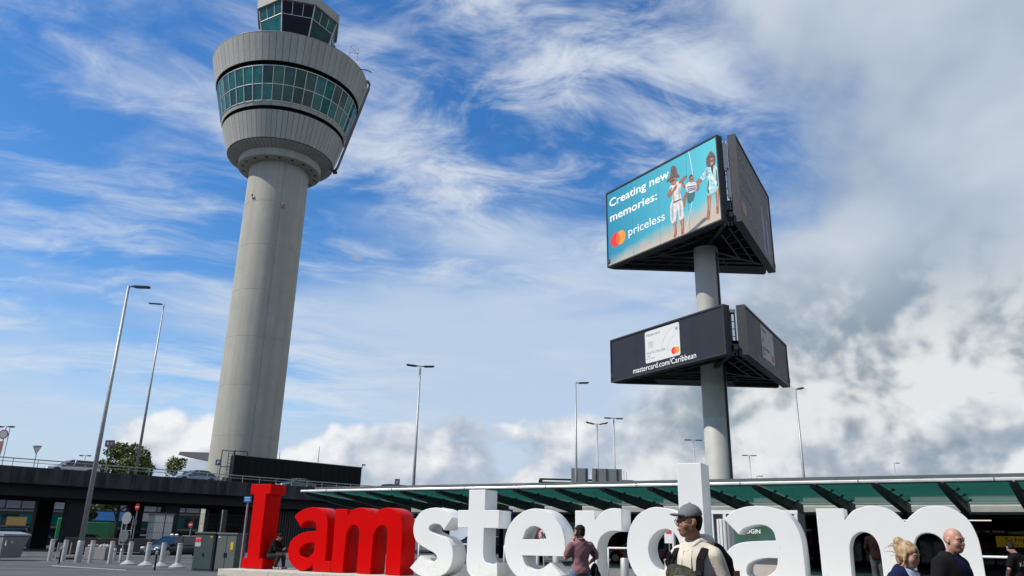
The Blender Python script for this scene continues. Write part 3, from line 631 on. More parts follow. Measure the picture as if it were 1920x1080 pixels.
for a, b in zip(arc[:-1], arc[1:]): q.bar((a[0], -.007, a[1]), (b[0], -.007, b[1]), .040, .003, up=(0, 1, 0))
q.build('printed_rope', ink['pale'], pan1)
# finer print: shades, folds, faces
ink['fold'] = cm((.36, .37, .38), .5, var=.3, scale=5); ink['tan'] = cm((.44, .22, .13), .5, var=.4, scale=6); ink['deep'] = cm((.14, .05, .03), .5, var=.3, scale=6); ink['foam'] = cm((.42, .62, .64), .5, var=.4, scale=3)
for pts, k_, y_ in [([(6.40, 3.0), (6.52, 3.3), (6.62, 2.6), (6.50, 2.44)], 'fold', -.015), ([(7.0, 3.4), (7.12, 3.1), (7.05, 2.5), (6.96, 2.9)], 'fold', -.015), ([(6.3, 2.2), (6.42, 2.4), (6.44, 1.5), (6.28, 1.3)], 'fold', -.013), ([(7.0, 2.3), (7.1, 2.0), (7.1, 1.3), (6.98, 1.4)], 'fold', -.013), ([(6.46, 2.50), (7.16, 2.50), (7.16, 2.42), (6.46, 2.42)], 'deep', -.016),
        ([(6.62, 4.1), (6.76, 4.05), (6.76, 3.8), (6.64, 3.75)], 'tan', -.017), ([(6.30, 4.05), (6.74, 4.05), (6.72, 3.95), (6.32, 3.95)], 'dark', -.0175), ([(6.44, 1.1), (6.54, 1.1), (6.52, .4), (6.46, .4)], 'tan', -.012), ([(7.10, 1.1), (7.2, 1.1), (7.16, .4), (7.10, .4)], 'tan', -.012),
        ([(6.0, 4.16), (6.5, 4.30), (7.0, 4.14), (6.5, 4.18)], 'deep', -.019), ([(6.52, 4.7), (6.72, 4.85), (6.80, 4.5), (6.62, 4.4)], 'deep', -.019), ([(8.0, 3.5), (8.24, 3.47), (8.22, 3.40), (8.02, 3.42)], 'deep', -.017), ([(8.12, 3.6), (8.24, 3.55), (8.22, 3.32), (8.12, 3.3)], 'tan', -.0165),
        ([(9.68, 4.08), (9.98, 4.05), (9.97, 3.97), (9.69, 3.99)], 'deep', -.018), ([(9.82, 4.2), (9.95, 4.15), (9.92, 3.82), (9.82, 3.8)], 'tan', -.017), ([(9.78, 3.85), (9.92, 3.84), (9.9, 3.80), (9.8, 3.80)], 'white', -.0185), ([(9.44, 1.9), (9.56, 1.9), (9.44, .8), (9.36, .8)], 'tan', -.012), ([(10.1, 2.0), (10.2, 2.0), (10.12, .9), (10.05, .9)], 'tan', -.012),
        ([(9.34, 2.3), (9.5, 2.9), (9.5, 2.1), (9.38, 1.95)], 'green', -.0135), ([(10.1, 3.0), (10.2, 3.3), (10.2, 2.2), (10.1, 2.2)], 'green', -.0135), ([(9.46, 3.8), (9.56, 4.3), (9.62, 4.2), (9.56, 3.75)], 'hat', -.0155), ([(10.0, 4.2), (10.08, 4.1), (10.02, 3.75), (9.98, 3.8)], 'hat', -.0155)]:
    blob(pan1, pts, ink[k_], 'printed_shade', y_)
for x_ in (2.58, 5.16, 7.74): MB().box((x_, -.0045, 2.76), (.012, .004, 5.5)).build('panel_joint', cm((.05, .16, .20), .5), pan1)
for x_ in (2.5, 5.0, 7.5): MB().box((x_, -.0045, 1.35), (.012, .004, 2.68)).build('panel_joint', cm((.012, .013, .018), .5), pan4)
# right-hand face: its shade is put into dimmer ink colours
shaded_ink = cm((.20, .205, .22), .5)
text('Discovering', .84, (.33, Y_, 4.3), shaded_ink, pan2, width=4.6); text('your perfect', .84, (.40, Y_, 3.3), shaded_ink, pan2, width=4.3); text('experience:', .84, (.5, Y_, 2.25), shaded_ink, pan2, width=3.6)
disc(pan2, (.8, 1.2), .45, cm((.22, .06, .05), .5), -.008); disc(pan2, (1.3, 1.2), .45, cm((.26, .12, .06), .5), -.010); text('priceless', .8, (2.1, Y_, .9), shaded_ink, pan2, width=3.2)
for pts, k in [([(6.6, 2.9), (7.0, 3.4), (7.5, 2.6), (7.3, 1.0), (7.6, .2), (6.9, .2), (6.7, 1.4)], (.10, .12, .20)), ([(7.9, 2.4), (8.3, 2.9), (8.7, 2.2), (8.9, 1.0), (8.5, .2), (8.0, .6)], (.08, .09, .20)), ([(6.75, 3.4), (7.05, 3.8), (7.25, 3.4), (7.0, 3.2)], (.22, .2, .2)), ([(8.1, 2.9), (8.35, 3.25), (8.6, 2.9), (8.35, 2.7)], (.24, .22, .22)), ([(9.0, 4.2), (9.4, 4.8), (9.7, 4.1), (9.4, 3.5)], (.12, .13, .15))]:
    blob(pan2, pts, cm(k, .5), 'printed_figure', -.008)
# lower billboard: bank card and web address; shade put into the right-hand copy's colours
def bank_card(par, x0, z0, w, h, tone, shaded=False):
    r = .12; pts = []
    for cx, cz, a in ((x0 + w - r, z0 + h - r, 0), (x0 + r, z0 + h - r, 90), (x0 + r, z0 + r, 180), (x0 + w - r, z0 + r, 270)):
        pts += [(cx + r * math.cos(R(a + t)), cz + r * math.sin(R(a + t))) for t in (0, 30, 60, 90)]
    poly(par, pts, cm(tone, .4, var=.03), 'printed_card', -.008)
    k = tone[0] / .78; gi = cm((.30 * k, .31 * k, .31 * k), .5); gl = cm((.58 * k, .60 * k, .59 * k), .5)
    text('Mastercard', .26, (x0 + .17, -.012, z0 + h - .34), gi, par, width=1.2)
    poly(par, [(x0 + .3, z0 + .95), (x0 + .76, z0 + .95), (x0 + .76, z0 + 1.34), (x0 + .3, z0 + 1.34)], gl, 'printed_chip', -.011)
    text('5412 7512 3412 3456', .21, (x0 + .13, -.012, z0 + .55), gi, par, width=1.68); text('12/24', .13, (x0 + .13, -.012, z0 + .38), gi, par); text('A. B. Card', .13, (x0 + .13, -.012, z0 + .22), gi, par, width=.72)
    poly(par, [(x0 + w - .38, z0 + h - .35), (x0 + w - .16, z0 + h - .2), (x0 + w - .16, z0 + h - .5)], gi, 'printed_chevron', -.011)
    for rr, m_ in ((.9, gl), (1.45, gl)):
        q = MB(); a0, a1 = (R(95), R(178)); pp = [(x0 + w - .2 + rr * math.cos(t), z0 + .4 + rr * math.sin(t)) for t in np.linspace(a0, a1, 20)]
        for a, b in zip(pp[:-1], pp[1:]): q.bar((a[0], -.011, a[1]), (b[0], -.011, b[1]), .018, .003, up=(0, 1, 0))
        q.build('printed_curve', m_, par)
    disc(par, (x0 + w - .55, z0 + .36), .215, lr if not shaded else cm((.30, .03, .04), .5), -.012); disc(par, (x0 + w - .31, z0 + .36), .215, lo if not shaded else cm((.34, .08, .05), .5), -.014)
    lens(par, (x0 + w - .55, z0 + .36), (x0 + w - .31, z0 + .36), .215, lm_ if not shaded else cm((.34, .05, .04), .5), -.016)
bank_card(pan4, 3.39, .55, 3.11, 2.04, (.62, .63, .62))
text('mastercard.com/Caribbean', .50, (2.17, Y_, .13), wh, pan4, bold=.0, width=5.6)
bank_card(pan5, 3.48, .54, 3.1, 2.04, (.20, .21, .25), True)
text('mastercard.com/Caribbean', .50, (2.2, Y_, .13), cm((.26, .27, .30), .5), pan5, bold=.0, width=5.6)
# trusses, corner ladders and antennas
def truss(z0, h, A, B, Cc, D_, E_, F_):
    V3 = lambda p, z: Vector((p[0], p[1], z)) - PO
    cen = Vector((0, 0, z0 + .35)); mids = []
    near = (V3(B, z0 + .35) + V3(Cc, z0 + .35)) / 2
    for tgt in (near, V3(A, z0 + .35), V3(D_, z0 + .35)):
        MB().bar(cen, tgt, .22, .30).build('radial_beam', 'dark_metal', PY)
    eA, eB = V3(A, z0 + .2), V3(B, z0 + .2); eC, eD = V3(Cc, z0 + .2), V3(D_, z0 + .2)
    for (p, q_) in ((eA, eB), (eC, eD), (eA, eD)):
        inn = lambda v: v * .955 + cen * .045
        for f in (.94, .72, .5):
            a = cen.lerp(inn(p), f); b = cen.lerp(inn(q_), f); MB().bar(a, b, .12, .16).build('truss_chord', 'dark_metal', PY)
        for k in range(1, 5):
            t = k / 5; a = cen.lerp(inn(p).lerp(inn(q_), t), .48); b = inn(p).lerp(inn(q_), t - .08)
            MB().bar(a, b, .09, .11).build('truss_brace', 'dark_metal', PY)
    # opaque floor plates inside the prism
    fl = [V3(A, z0 + .75) * .93, V3(B, z0 + .75) * .93, V3(Cc, z0 + .75) * .93, V3(D_, z0 + .75) * .93]
    for p in fl: p.z = z0 + .75
    MB().add([tuple(p) for p in fl] + [(p.x, p.y, p.z + .06) for p in fl], [(0, 1, 2, 3), (7, 6, 5, 4), (0, 4, 5, 1), (1, 5, 6, 2), (2, 6, 7, 3), (3, 7, 4, 0)]).build('floor_plate', 'black_cladding', PY)
truss(20, 5.5, UA, UB, UC, UD, None, None); truss(11.8, 2.7, LA, LB_, LC, LDp, None, None)
nu = Vector((12.95, 42.6, 0)) - PO; nl = Vector((12.58, 42.3, 0)) - PO
for (nn, z0, z1) in ((nu, 19.9, 25.6), (nl, 11.8, 14.5)):
    q = MB()
    for dx in (-.22, 0, .22): q.cyl((nn.x + dx, nn.y, z0), (nn.x + dx, nn.y, z1), .045, .045, 6)
    for z in np.arange(z0 + .2, z1, .45): q.bar((nn.x - .24, nn.y, z), (nn.x + .24, nn.y, z), .04, .04)
    q.build('corner_mast', 'galvanised', PY)
for z, h, dx in ((23.3, 1.9, -.03), (21.0 + .5, 2.0, .12)): MB().box((nu.x + dx, nu.y - .42, z + h / 2), (.28, .16, h)).bar((nu.x + dx, nu.y - .35, z + .4), (nu.x + dx, nu.y, z + .4), .06).bar((nu.x + dx, nu.y - .35, z + h - .4), (nu.x + dx, nu.y, z + h - .4), .06).build('cell_antenna', cm((.50, .49, .44), .5), PY, bevel=.02)
for z in (20.9, 23.2): MB().box((nu.x + .42, nu.y - .05, z + .8), (.22, .3, 1.5)).build('radio_unit', 'black_paint', PY, bevel=.04)
MB().box((nl.x, nl.y - .15, 14.35), (.42, .25, .2)).build('mast_cap', 'galvanised', PY)

# ================================================================== glazed canopy
CA = Vector((-5.58, 43.15, 0)); CD = Vector((.8705, -.4922, 0)); CB = Vector((.4922, .8705, 0)); CRZ = math.atan2(CD.y, CD.x)
CAN = thing('glass_canopy', 'long green glass canopy with dark raking rafters over the taxi rank', 'canopy', CA, CRZ)
FZ, BZ, DEP = 4.13, 3.60, 6.2; S0, S1, SP = -7.6, 41.0, 2.361
MB().box(((S0 + S1) / 2, 0, FZ + .03), (S1 - S0, .14, .12)).build('front_tube', cm((.72, .72, .70), .35, .4), CAN, bevel=.03)
MB().box(((S0 + 1.0 + S1) / 2, .22, FZ + .16), (S1 - S0 - 1.0, .34, .16)).build('gutter_edge', cm((.08, .10, .10), .5), CAN)
for s_ in np.arange(S0 + 2, S1, 4.722): MB().box((s_, -.075, FZ + .03), (.03, .012, .13)).build('tube_joint', 'dark_metal', CAN)
SK = .13                                               # the rafters run slightly askew
def skew(mb):
    mb.v = [(x + SK * y, y, z) for x, y, z in mb.v]; return mb
raf = skew(MB().prism([(0.05, FZ - .05), (0.05, FZ - .16), (2.6, FZ - .60), (DEP, BZ - .55), (DEP, BZ - .02)], -.13, .13, ax=1)).mesh('rafter')
pane = skew(MB().add([(x_, y_, z_ + t_) for t_ in (0, .02) for x_, y_, z_ in ((.03, .12, FZ), (SP - .03, .12, FZ), (SP - .03, DEP - .1, BZ + .04), (.03, DEP - .1, BZ + .04))], [(0, 1, 2, 3), (7, 6, 5, 4), (0, 4, 5, 1), (1, 5, 6, 2), (2, 6, 7, 3), (3, 7, 4, 0)])).mesh('glass_pane')
clamps = []
for t in (.25, .5, .75):
    yy = t * DEP; zz = FZ + (BZ - FZ) * t - .06
    clamps.append(skew(MB().bar((.0, yy, zz - .15), (.42, yy, zz - .02), .05, .05).bar((.36, yy, zz - .03), (.36, yy, zz + .03), .09).bar((.16, yy, zz - .1), (.22, yy, zz - .28), .04)).mesh('glass_clamp'))
k = -4
while 2.07 + SP * k < S1 - SP:
    s_ = 2.07 + SP * k
    if s_ > S0:
        o = newobj('rafter', raf, cm((.018, .022, .026), .55), CAN); o.location = (s_, 0, 0)
        for cl_ in clamps: o = newobj('glass_clamp', cl_, 'black_paint', CAN); o.location = (s_, 0, 0)
        o = newobj('glass_pane', pane, 'canopy_glass', CAN); o.location = (s_, 0, 0)
    k += 1
sc_ = (S0 + S1) / 2 + 1.5; sl = S1 - S0 - 3
MB().box((sc_, DEP + .05, BZ + .02), (sl, .18, .10)).build('rear_tube', cm((.30, .33, .31), .4, .4), CAN)
MB().prism([(DEP + .5, BZ - .1), (DEP + .5, BZ - .35), (DEP + .95, BZ - .45), (DEP + .95, BZ - .0)], sc_ - sl / 2, sc_ + sl / 2, ax=1).build('light_trough', cm((.34, .36, .34), .5), CAN)
MB().box((sc_, DEP + 13.4, BZ - .05), (sl, 25.0, .35)).build('flat_roof', 'black_cladding', CAN)
MB().box((sc_, DEP + 1.3, BZ - .42), (sl, .5, .42)).build('edge_beam', 'black_cladding', CAN)
for yy in (DEP + 1.3, DEP + 9, DEP + 17):
    for s_ in np.arange(2.07 - SP * 2, S1 - 1, SP * 3):
        MB().cyl((s_, yy, .44), (s_, yy, BZ - .2), .16, .16, 14).build('column', 'black_cladding', CAN, True)
for yy, l in ((8.8, 1.5), (14.0, 1.5), (20, 1.3)):
    for s_ in np.arange(8.0 + yy * .37, S1 - 2, 3.9):
        MB().box((s_, yy, BZ - .29), (l, .12, .06)).build('tube_light', mat('tube_glow', (.8, .8, .8), emit=((1, .97, .9), .9)) if 'tube_glow' not in M else 'tube_glow', CAN)

# ================================================================== terminal front under the roof
TF = thing('arrivals_hall', 'dark glazed hall front in the shade below the canopy', 'building', CA + CB * 31.5, CRZ)
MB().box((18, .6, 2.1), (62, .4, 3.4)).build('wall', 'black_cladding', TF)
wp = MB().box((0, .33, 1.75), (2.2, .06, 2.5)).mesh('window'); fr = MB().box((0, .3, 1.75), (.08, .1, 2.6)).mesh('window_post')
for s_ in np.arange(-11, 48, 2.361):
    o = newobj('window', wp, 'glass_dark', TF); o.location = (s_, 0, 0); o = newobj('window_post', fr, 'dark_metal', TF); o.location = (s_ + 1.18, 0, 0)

# ================================================================== viaduct
VA = Vector((-43.67, 67.7, 0)); VD = Vector((.6985, .7156, 0)); VRZ = math.atan2(VD.y, VD.x)     # local y points left/back of the front face
VI = thing('road_viaduct', 'stained dark concrete road viaduct crossing behind the plaza', 'viaduct', VA, VRZ)
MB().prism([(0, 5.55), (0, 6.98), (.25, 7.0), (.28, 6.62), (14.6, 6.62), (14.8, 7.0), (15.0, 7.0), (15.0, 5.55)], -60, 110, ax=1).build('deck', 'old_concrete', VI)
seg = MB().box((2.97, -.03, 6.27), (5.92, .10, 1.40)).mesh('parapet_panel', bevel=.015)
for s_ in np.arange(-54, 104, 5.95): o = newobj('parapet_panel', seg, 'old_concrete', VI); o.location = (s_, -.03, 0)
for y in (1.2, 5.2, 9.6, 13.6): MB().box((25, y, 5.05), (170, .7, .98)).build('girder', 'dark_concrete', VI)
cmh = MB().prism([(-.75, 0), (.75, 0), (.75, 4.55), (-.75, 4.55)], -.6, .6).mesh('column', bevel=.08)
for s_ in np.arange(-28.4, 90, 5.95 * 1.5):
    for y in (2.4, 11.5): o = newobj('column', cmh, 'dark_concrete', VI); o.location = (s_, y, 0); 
pm = MB().box((0, .12, 7.32), (.05, .05, .64)).mesh('rail_post')
for s_ in np.arange(-40, 104, 1.95): o = newobj('rail_post', pm, 'galvanised', VI); o.location = (s_, 0, 0)
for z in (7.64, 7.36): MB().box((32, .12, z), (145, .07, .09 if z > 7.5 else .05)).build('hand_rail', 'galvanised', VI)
for s_, y in ((-3.5, 3.5), (6.0, 3.8), (18, 4.2), (27, 3.7), (38, 4), (50, 4), (-14, 4)):
    MB().box((s_, y, 5.42), (1.9, .14, .1)).build('tube_light', 'tube_glow', VI)

# ================================================================== street lamps
def lamp_head(mb, x0, sgn, z, L=1.0, tilt=.06):
    pr = [(x0 + sgn * .05, z - .03), (x0 + sgn * .25, z + .03), (x0 + sgn * L, z + .03 + tilt * .6), (x0 + sgn * (L + .03), z - .02 + tilt * .6), (x0 + sgn * (L - .05), z - .09 + tilt * .5), (x0 + sgn * .3, z - .10)]
    return mb.prism(pr, -.15, .15)
def street_lamp(loc, h, label, arms=(1,), rz=0.0, r0=.16, r1=.07, L=1.0, z0=0.0, collar=True, tilt=.0):
    t = thing('street_lamp', label, 'street lamp', loc, rz, 'street lamps round the airport plaza')
    MB().cyl((0, 0, z0), (0, 0, z0 + h), r0, r1, 14).build('mast', 'galvanised', t, True)
    if collar:
        MB().lathe([(r0 + .03, z0), (r0 + .03, z0 + 1.1), (r0, z0 + 1.15)], 14).build('base_sleeve', 'galvanised', t, True)
    for a in arms:
        MB().bar((0, 0, z0 + h - .04), (a * .2, 0, z0 + h - .02), .09, .09).build('arm', 'grey_paint', t)
        hd = lamp_head(MB(), a * .15, a, z0 + h, L, tilt).build('lamp_head', 'black_paint', t, bevel=.01)
        MB().box((a * (.15 + L * .6), 0, z0 + h - .085 + tilt * .3), (L * .55, .24, .03)).build('lens', cm((.25, .26, .26), .2), hd)
    return t
street_lamp((-23.6, 45.03, 0), 16.05, 'tall grey lamp post standing among the steel bollards at left', (1,), R(5), .15, .075, 1.1)
street_lamp((-39.9, 84.6, 0), 20.4, 'tall lamp post fixed to the side of the dark viaduct', (-1,), R(10), .17, .07, 1.5, z0=6.3)
street_lamp((-7.85, 65.87, .44), 15.55, 'double headed lamp post between the tower and the pylon', (1, -1), R(12), .16, .07, 1.05, tilt=.1)
street_lamp((6.2, 71.7, .44), 15.55, 'lamp post in front of the left road sign back, single head', (1,), R(8), .17, .07, 1.1, tilt=.1)
street_lamp((11.1, 97.5, .44), 15.5, 'lamp post with two raised heads in front of the wider road sign', (1, -1), R(5), .17, .08, 1.25, tilt=.4)
street_lamp((12.55, 92.5, .44), 15.5, 'slender double lamp post at the right edge of the road sign', (1, -1), R(10), .14, .07, 1.0)
street_lamp((26.4, 111, .44), 15.5, 'distant double headed lamp post just left of the pylon pole', (1, -1), 0, .14, .07, 1.1)
street_lamp((39.8, 129, .44), 15.5, 'small distant double lamp post just right of the pylon pole', (1, -1), R(6), .14, .07, 1.1)
street_lamp((27.3, 72.6, .44), 15.5, 'lamp post right of the pylon with a small drooping head', (1,), R(-70), .17, .07, .9)
street_lamp((45.5, 144, .44), 13.5, 'faint far lamp post beside the small distant double one', (1,), 0, .13, .06, 1.0)
street_lamp((66.6, 135, .44), 15.4, 'far thin lamp post above the right part of the canopy', (1,), 0, .16, .08, .8)
street_lamp((78, 150, .44), 14.5, 'far stubby double lamp above the canopy at the right', (1, -1), 0, .12, .08, 1.0)
street_lamp((55.5, 170, .44), 14.8, 'tiny far lamp post left of the far thin one', (1, -1), 0, .12, .08, 1.0)
street_lamp((-49.6, 92, 0), 10.2, 'small lamp post behind the silver estate car on the viaduct', (1, -1), 0, .07, .05, .5)
street_lamp((-45.9, 70.8, 6.6), 4.05, 'cropped lamp post at the very left edge above the viaduct', (1, -1), R(-5), .07, .06, .62)
street_lamp((36.9, 53.5, .44), 9.3, 'dark lamp post cut off by the right edge of the picture', (1, -1), 0, .09, .07, .6)

# ================================================================== road sign gantry
G = thing('sign_gantry', 'dark road gantry with the grey backs of two direction signs', 'road sign', (3.0, 75, .44), R(2))
for x in (.1, 8.95): MB().box((x, 0, 3.4), (.35, .35, 6.8)).build('gantry_post', 'dark_metal', G)
for z in (6.55, 6.85): MB().box((4.5, 0, z), (9.0, .22, .16)).build('gantry_beam', 'dark_metal', G)
MB().box((9.45, 0, 6.55), (.9, .3, .3)).build('end_box', 'dark_metal', G)
for x0, x1 in ((3.0, 4.62), (4.98, 7.85)):
    s_ = MB().box(((x0 + x1) / 2, -.22, 7.05), (x1 - x0, .08, 1.75)).build('sign_back', cm((.30, .33, .32), .45, .3), G)
    for x in np.arange(x0 + .4, x1, 1.0): MB().box((x, -.29, 7.05), (.09, .06, 1.75)).build('stiffener', 'dark_metal', s_)
MB().box((8.05, -.2, 7.0), (.05, .05, 1.7)).bar((8.3, -.2, 6.2), (8.3, -.2, 7.7), .05).build('access_ladder', 'galvanised', G)

# ================================================================== black screen block by the tower
B0, B1 = Vector((-35.3, 101, 0)), Vector((-21.6, 115.9, 0)); bd = (B1 - B0); BL_ = bd.length; brz = math.atan2(bd.y, bd.x)
K = thing('black_screen_block', 'long black clad building block in front of the tower foot', 'building', B0, brz)
MB().box((BL_ / 2, .45, 5.7), (BL_, .9, 11.4)).build('core', 'black_cladding', K)
pn = MB().box((.49, -.05, 5.75), (.97, .1, 11.5)).mesh('cladding_panel')
for k in range(int(BL_ / 1.0)): o = newobj('cladding_panel', pn, 'black_cladding', K); o.location = (k * BL_ / int(BL_ / 1.0), random.uniform(-.01, .01), 0)
MB().box((BL_ / 2, .42, 11.53), (BL_ + .2, 1.1, .08)).build('coping', 'grey_paint', K)
q = MB()
for x in (-1.0, -.45): q.bar((x, -.3, 5.5), (x, -.3, 11.7), .06)
for z in np.arange(6, 11.7, .4): q.bar((-1.0, -.3, z), (-.45, -.3, z), .04)
q.build('wall_ladder', 'dark_metal', K)
q = MB().bar((-1.9, -.3, 5.5), (-1.9, -.3, 11.9), .09).bar((-.2, -.3, 5.5), (-.2, -.3, 12.0), .16)
for z in (7.4, 9.9, 11.9): q.bar((-1.9, -.3, z), (-.2, -.3, z), .09)
q.bar((-.2, -.3, 12.0), (1.6, -.3, 12.0), .1).bar((1.6, -.3, 12.0), (1.6, -.3, 11.3), .1).build('access_frame', 'dark_metal', K)
MB().cyl((BL_ + .1, 0, 11.4), (BL_ + .1, 0, 12.0), .05).box((BL_ + .35, 0, 11.95), (.5, .2, .18)).build('security_camera', 'dark_metal', K)
for x, h in ((13.0, 2.4), (6.8, 1.0)): MB().cyl((x, .5, 11.5), (x, .5, 11.5 + h), .05, .03, 6).build('roof_mast', 'dark_metal', K)

# ================================================================== cars
def car(loc, rz, label, paint, L=4.5, W=1.8, H=1.46, style='estate', glass='glass_dark', extra=None):
    t = thing('car', label, 'car', loc, rz, 'cars around the airport')
    # stations along x: front at +L/2 ; (x/L, z_low, z_belt, half-width factor)
    st = [(-.5, .42, .78, .80), (-.485, .30, .92, .90), (-.42, .22, .98, .98), (-.2, .20, .97, 1), (.05, .20, .95, 1), (.2, .20, .92, 1), (.33, .21, .86, .98), (.43, .24, .76, .94), (.485, .30, .66, .86), (.5, .40, .56, .74)]
    hw = W / 2; v = []; f = []; n = 14
    for (x, zl, zb, w) in st:
        zc, hz = (zl + zb) / 2, (zb - zl) / 2
        for k in range(n):
            a = 2 * math.pi * k / n + math.pi / n; c_, s_ = math.cos(a), math.sin(a); e = .42
            v.append((x * L, hw * w * math.copysign(abs(c_) ** e, c_), zc + hz * math.copysign(abs(s_) ** e, s_)))
    m = len(st)
    for i in range(m - 1):
        for k in range(n): f.append((i * n + k, i * n + (k + 1) % n, (i + 1) * n + (k + 1) % n, (i + 1) * n + k))
    f += [tuple(range(n)), tuple((m - 1) * n + k for k in reversed(range(n)))]
    body = MB().add(v, f).build('body', paint, t); autosmooth(body, 50)
    rear = {'estate': (-.46, -.42), 'saloon': (-.40, -.22), 'van': (-.47, -.45), 'hatch': (-.47, -.36)}[style]
    fr = {'estate': (.24, .06), 'saloon': (.23, .05), 'van': (.36, .22), 'hatch': (.25, .07)}[style]
    zb = .90; xb0, xt0, xb1, xt1 = rear[0] * L, rear[1] * L, fr[0] * L, fr[1] * L; wb, wt = hw * .96, hw * .74
    g = []
    for (x, z, w) in ((xb0, zb, wb), (xt0, H - .05, wt), (xt1, H - .05, wt), (xb1, zb - .02, wb)): g += [(x, -w, z), (x, w, z)]
    gl = MB().add(g, [(0, 2, 4, 6), (1, 7, 5, 3), (0, 1, 3, 2), (4, 5, 7, 6), (2, 3, 5, 4), (0, 6, 7, 1)]).build('window_glass', glass, t)
    rf = [(xt0 - .04, -wt, H - .06), (xt0 - .04, wt, H - .06), (xt1 + .06, wt, H - .07), (xt1 + .06, -wt, H - .07), (xt0 + .12, -wt * .9, H), (xt0 + .12, wt * .9, H), (xt1 - .1, wt * .9, H), (xt1 - .1, -wt * .9, H)]
    MB().add(rf, [(0, 1, 2, 3), (7, 6, 5, 4), (0, 4, 5, 1), (1, 5, 6, 2), (2, 6, 7, 3), (3, 7, 4, 0)]).build('roof', paint, t, bevel=.02)
    for s_ in (-1, 1):
        for (a, b) in (((xb0, wb, zb), (xt0, wt, H - .05)), ((xb1, wb, zb), (xt1, wt, H - .05)), ((.02 * L, wb, zb), (-.02 * L, wt, H - .05))):
            MB().bar((a[0], s_ * (a[1] + .008), a[2]), (b[0], s_ * (b[1] + .008), b[2]), .07, .05).build('pillar', paint, t)
        MB().box((xb1 - .25, s_ * (hw + .09), .98), (.16, .2, .13)).build('mirror', paint, t, bevel=.03)
        MB().prism([(.40, .62), (.42, .72), (.475, .68), (.49, .58)], 0, 1).mesh
        hl = MB(); hl.box((L * .452, s_ * hw * .70, .66), (.24, .34, .15)); hl.build('headlight', cm((.62, .66, .70), .12, .0), t, bevel=.04)
        MB().box((-L * .478, s_ * hw * .70, .82), (.14, .32, .18)).build('tail_light', cm((.30, .01, .01), .2), t, bevel=.04)
        for x in (.31, -.30):
            w = MB().tube([(x * L, s_ * (hw - .20), .32), (x * L, s_ * (hw + .01), .32)], .325, 22).build('wheel', 'rubber', t)
            MB().cyl((x * L, s_ * (hw - .02), .32), (x * L, s_ * (hw + .018), .32), .225, .21, 20).build('rim', cm((.46, .47, .48), .35, .6), w)
            q = MB()
            for k in range(5): a = 2 * math.pi * k / 5; q.bar((x * L, s_ * (hw + .024), .32), (x * L + .2 * math.cos(a), s_ * (hw + .024), .32 + .2 * math.sin(a)), .02, .07, up=(0, 1, 0))
            q.build('spokes', cm((.55, .56, .57), .3, .7), w)
            MB().tube([(x * L + .37 * math.cos(a), s_ * (hw - .01), .32 + .37 * math.sin(a)) for a in np.linspace(-.1, math.pi + .1, 14)], .035, 6).build('wheel_arch', 'black_paint', t)
    MB().box((L * .49, 0, .40), (.06, W * .5, .13)).build('grille', 'black_paint', t)
    MB().box((L * .505, 0, .46), (.02, .5, .11)).build('number_plate', cm((.05, .20, .45), .4) if style == 'hatch' and extra == 'taxi' else cm((.65, .48, .03), .4), t)
    MB().box((-L * .502, 0, .70), (.02, .5, .11)).build('number_plate', cm((.65, .48, .03), .4), t)
    return t
silver = cm((.45, .47, .49), .3, .6); blue = cm((.09, .13, .22), .25, .4); darkp = cm((.03, .035, .045), .25, .3); navy = cm((.02, .03, .07), .25, .3); whitep = cm((.72, .73, .73), .3)
def on_deck(s_, y): p = VA + VD * s_ + Vector((-VD.y, VD.x, 0)) * y; return (p.x, p.y, 6.62)
car(on_deck(6.6, 3.2), VRZ + math.pi, 'silver estate car on the viaduct, leftmost, behind the rail', silver, 4.7, 1.8, 1.50, 'estate')
car(on_deck(18.6, 3.2), VRZ + math.pi, 'blue-grey saloon car on the viaduct left of the tower foot', cm((.20, .25, .34), .25, .5), 4.8, 1.8, 1.48, 'saloon')
car(on_deck(20.6, 7.6), VRZ + math.pi, 'pale car half hidden behind the blue-grey saloon on the viaduct', silver, 4.6, 1.8, 1.5, 'estate')
car(on_deck(30.6, 3.2), VRZ + math.pi, 'dark green-grey car on the viaduct above the red I', cm((.10, .14, .15), .25, .4), 4.6, 1.8, 1.45, 'saloon')
car(on_deck(44.5, 3.2), VRZ + math.pi, 'dark car on the viaduct just above the left end of the canopy', cm((.05, .07, .08), .25, .4), 4.6, 1.9, 1.65, 'van')
# taxi in the shade of the viaduct, coming towards the plaza
tx = car((-24.0, 58.6, 0), R(-112), 'black taxi with a lit blue plate parked beyond the bollards', darkp, 4.7, 1.85, 1.5, 'hatch', extra='taxi')
for y in (-.22, .22): MB().ball((.1, y, 1.56), (.10, .16, .07)).build('roof_light', cm((.8, .8, .78), .4), tx, True)
def at(a, b): return (a, b, 0)
for i, (p, rz, lab, pt, st_) in enumerate([((-50.5, 88), 20, 'dark parked car far under the viaduct beside the green truck', darkp, 'estate'), ((-46.2, 90), 15, 'dark blue car far under the viaduct right of the green truck', navy, 'hatch'),
        ((-40.8, 93), 10, 'grey car far under the viaduct between two columns', silver, 'estate'), ((-36.3, 95), 5, 'pale car far under the viaduct just behind the lamp post', whitep, 'hatch'), ((-55.8, 92), 20, 'dark car at the far left under the viaduct', darkp, 'van')]):
    car(at(*p), R(rz), lab, pt, 4.5, 1.8, 1.5 if st_ != 'van' else 1.9, st_)
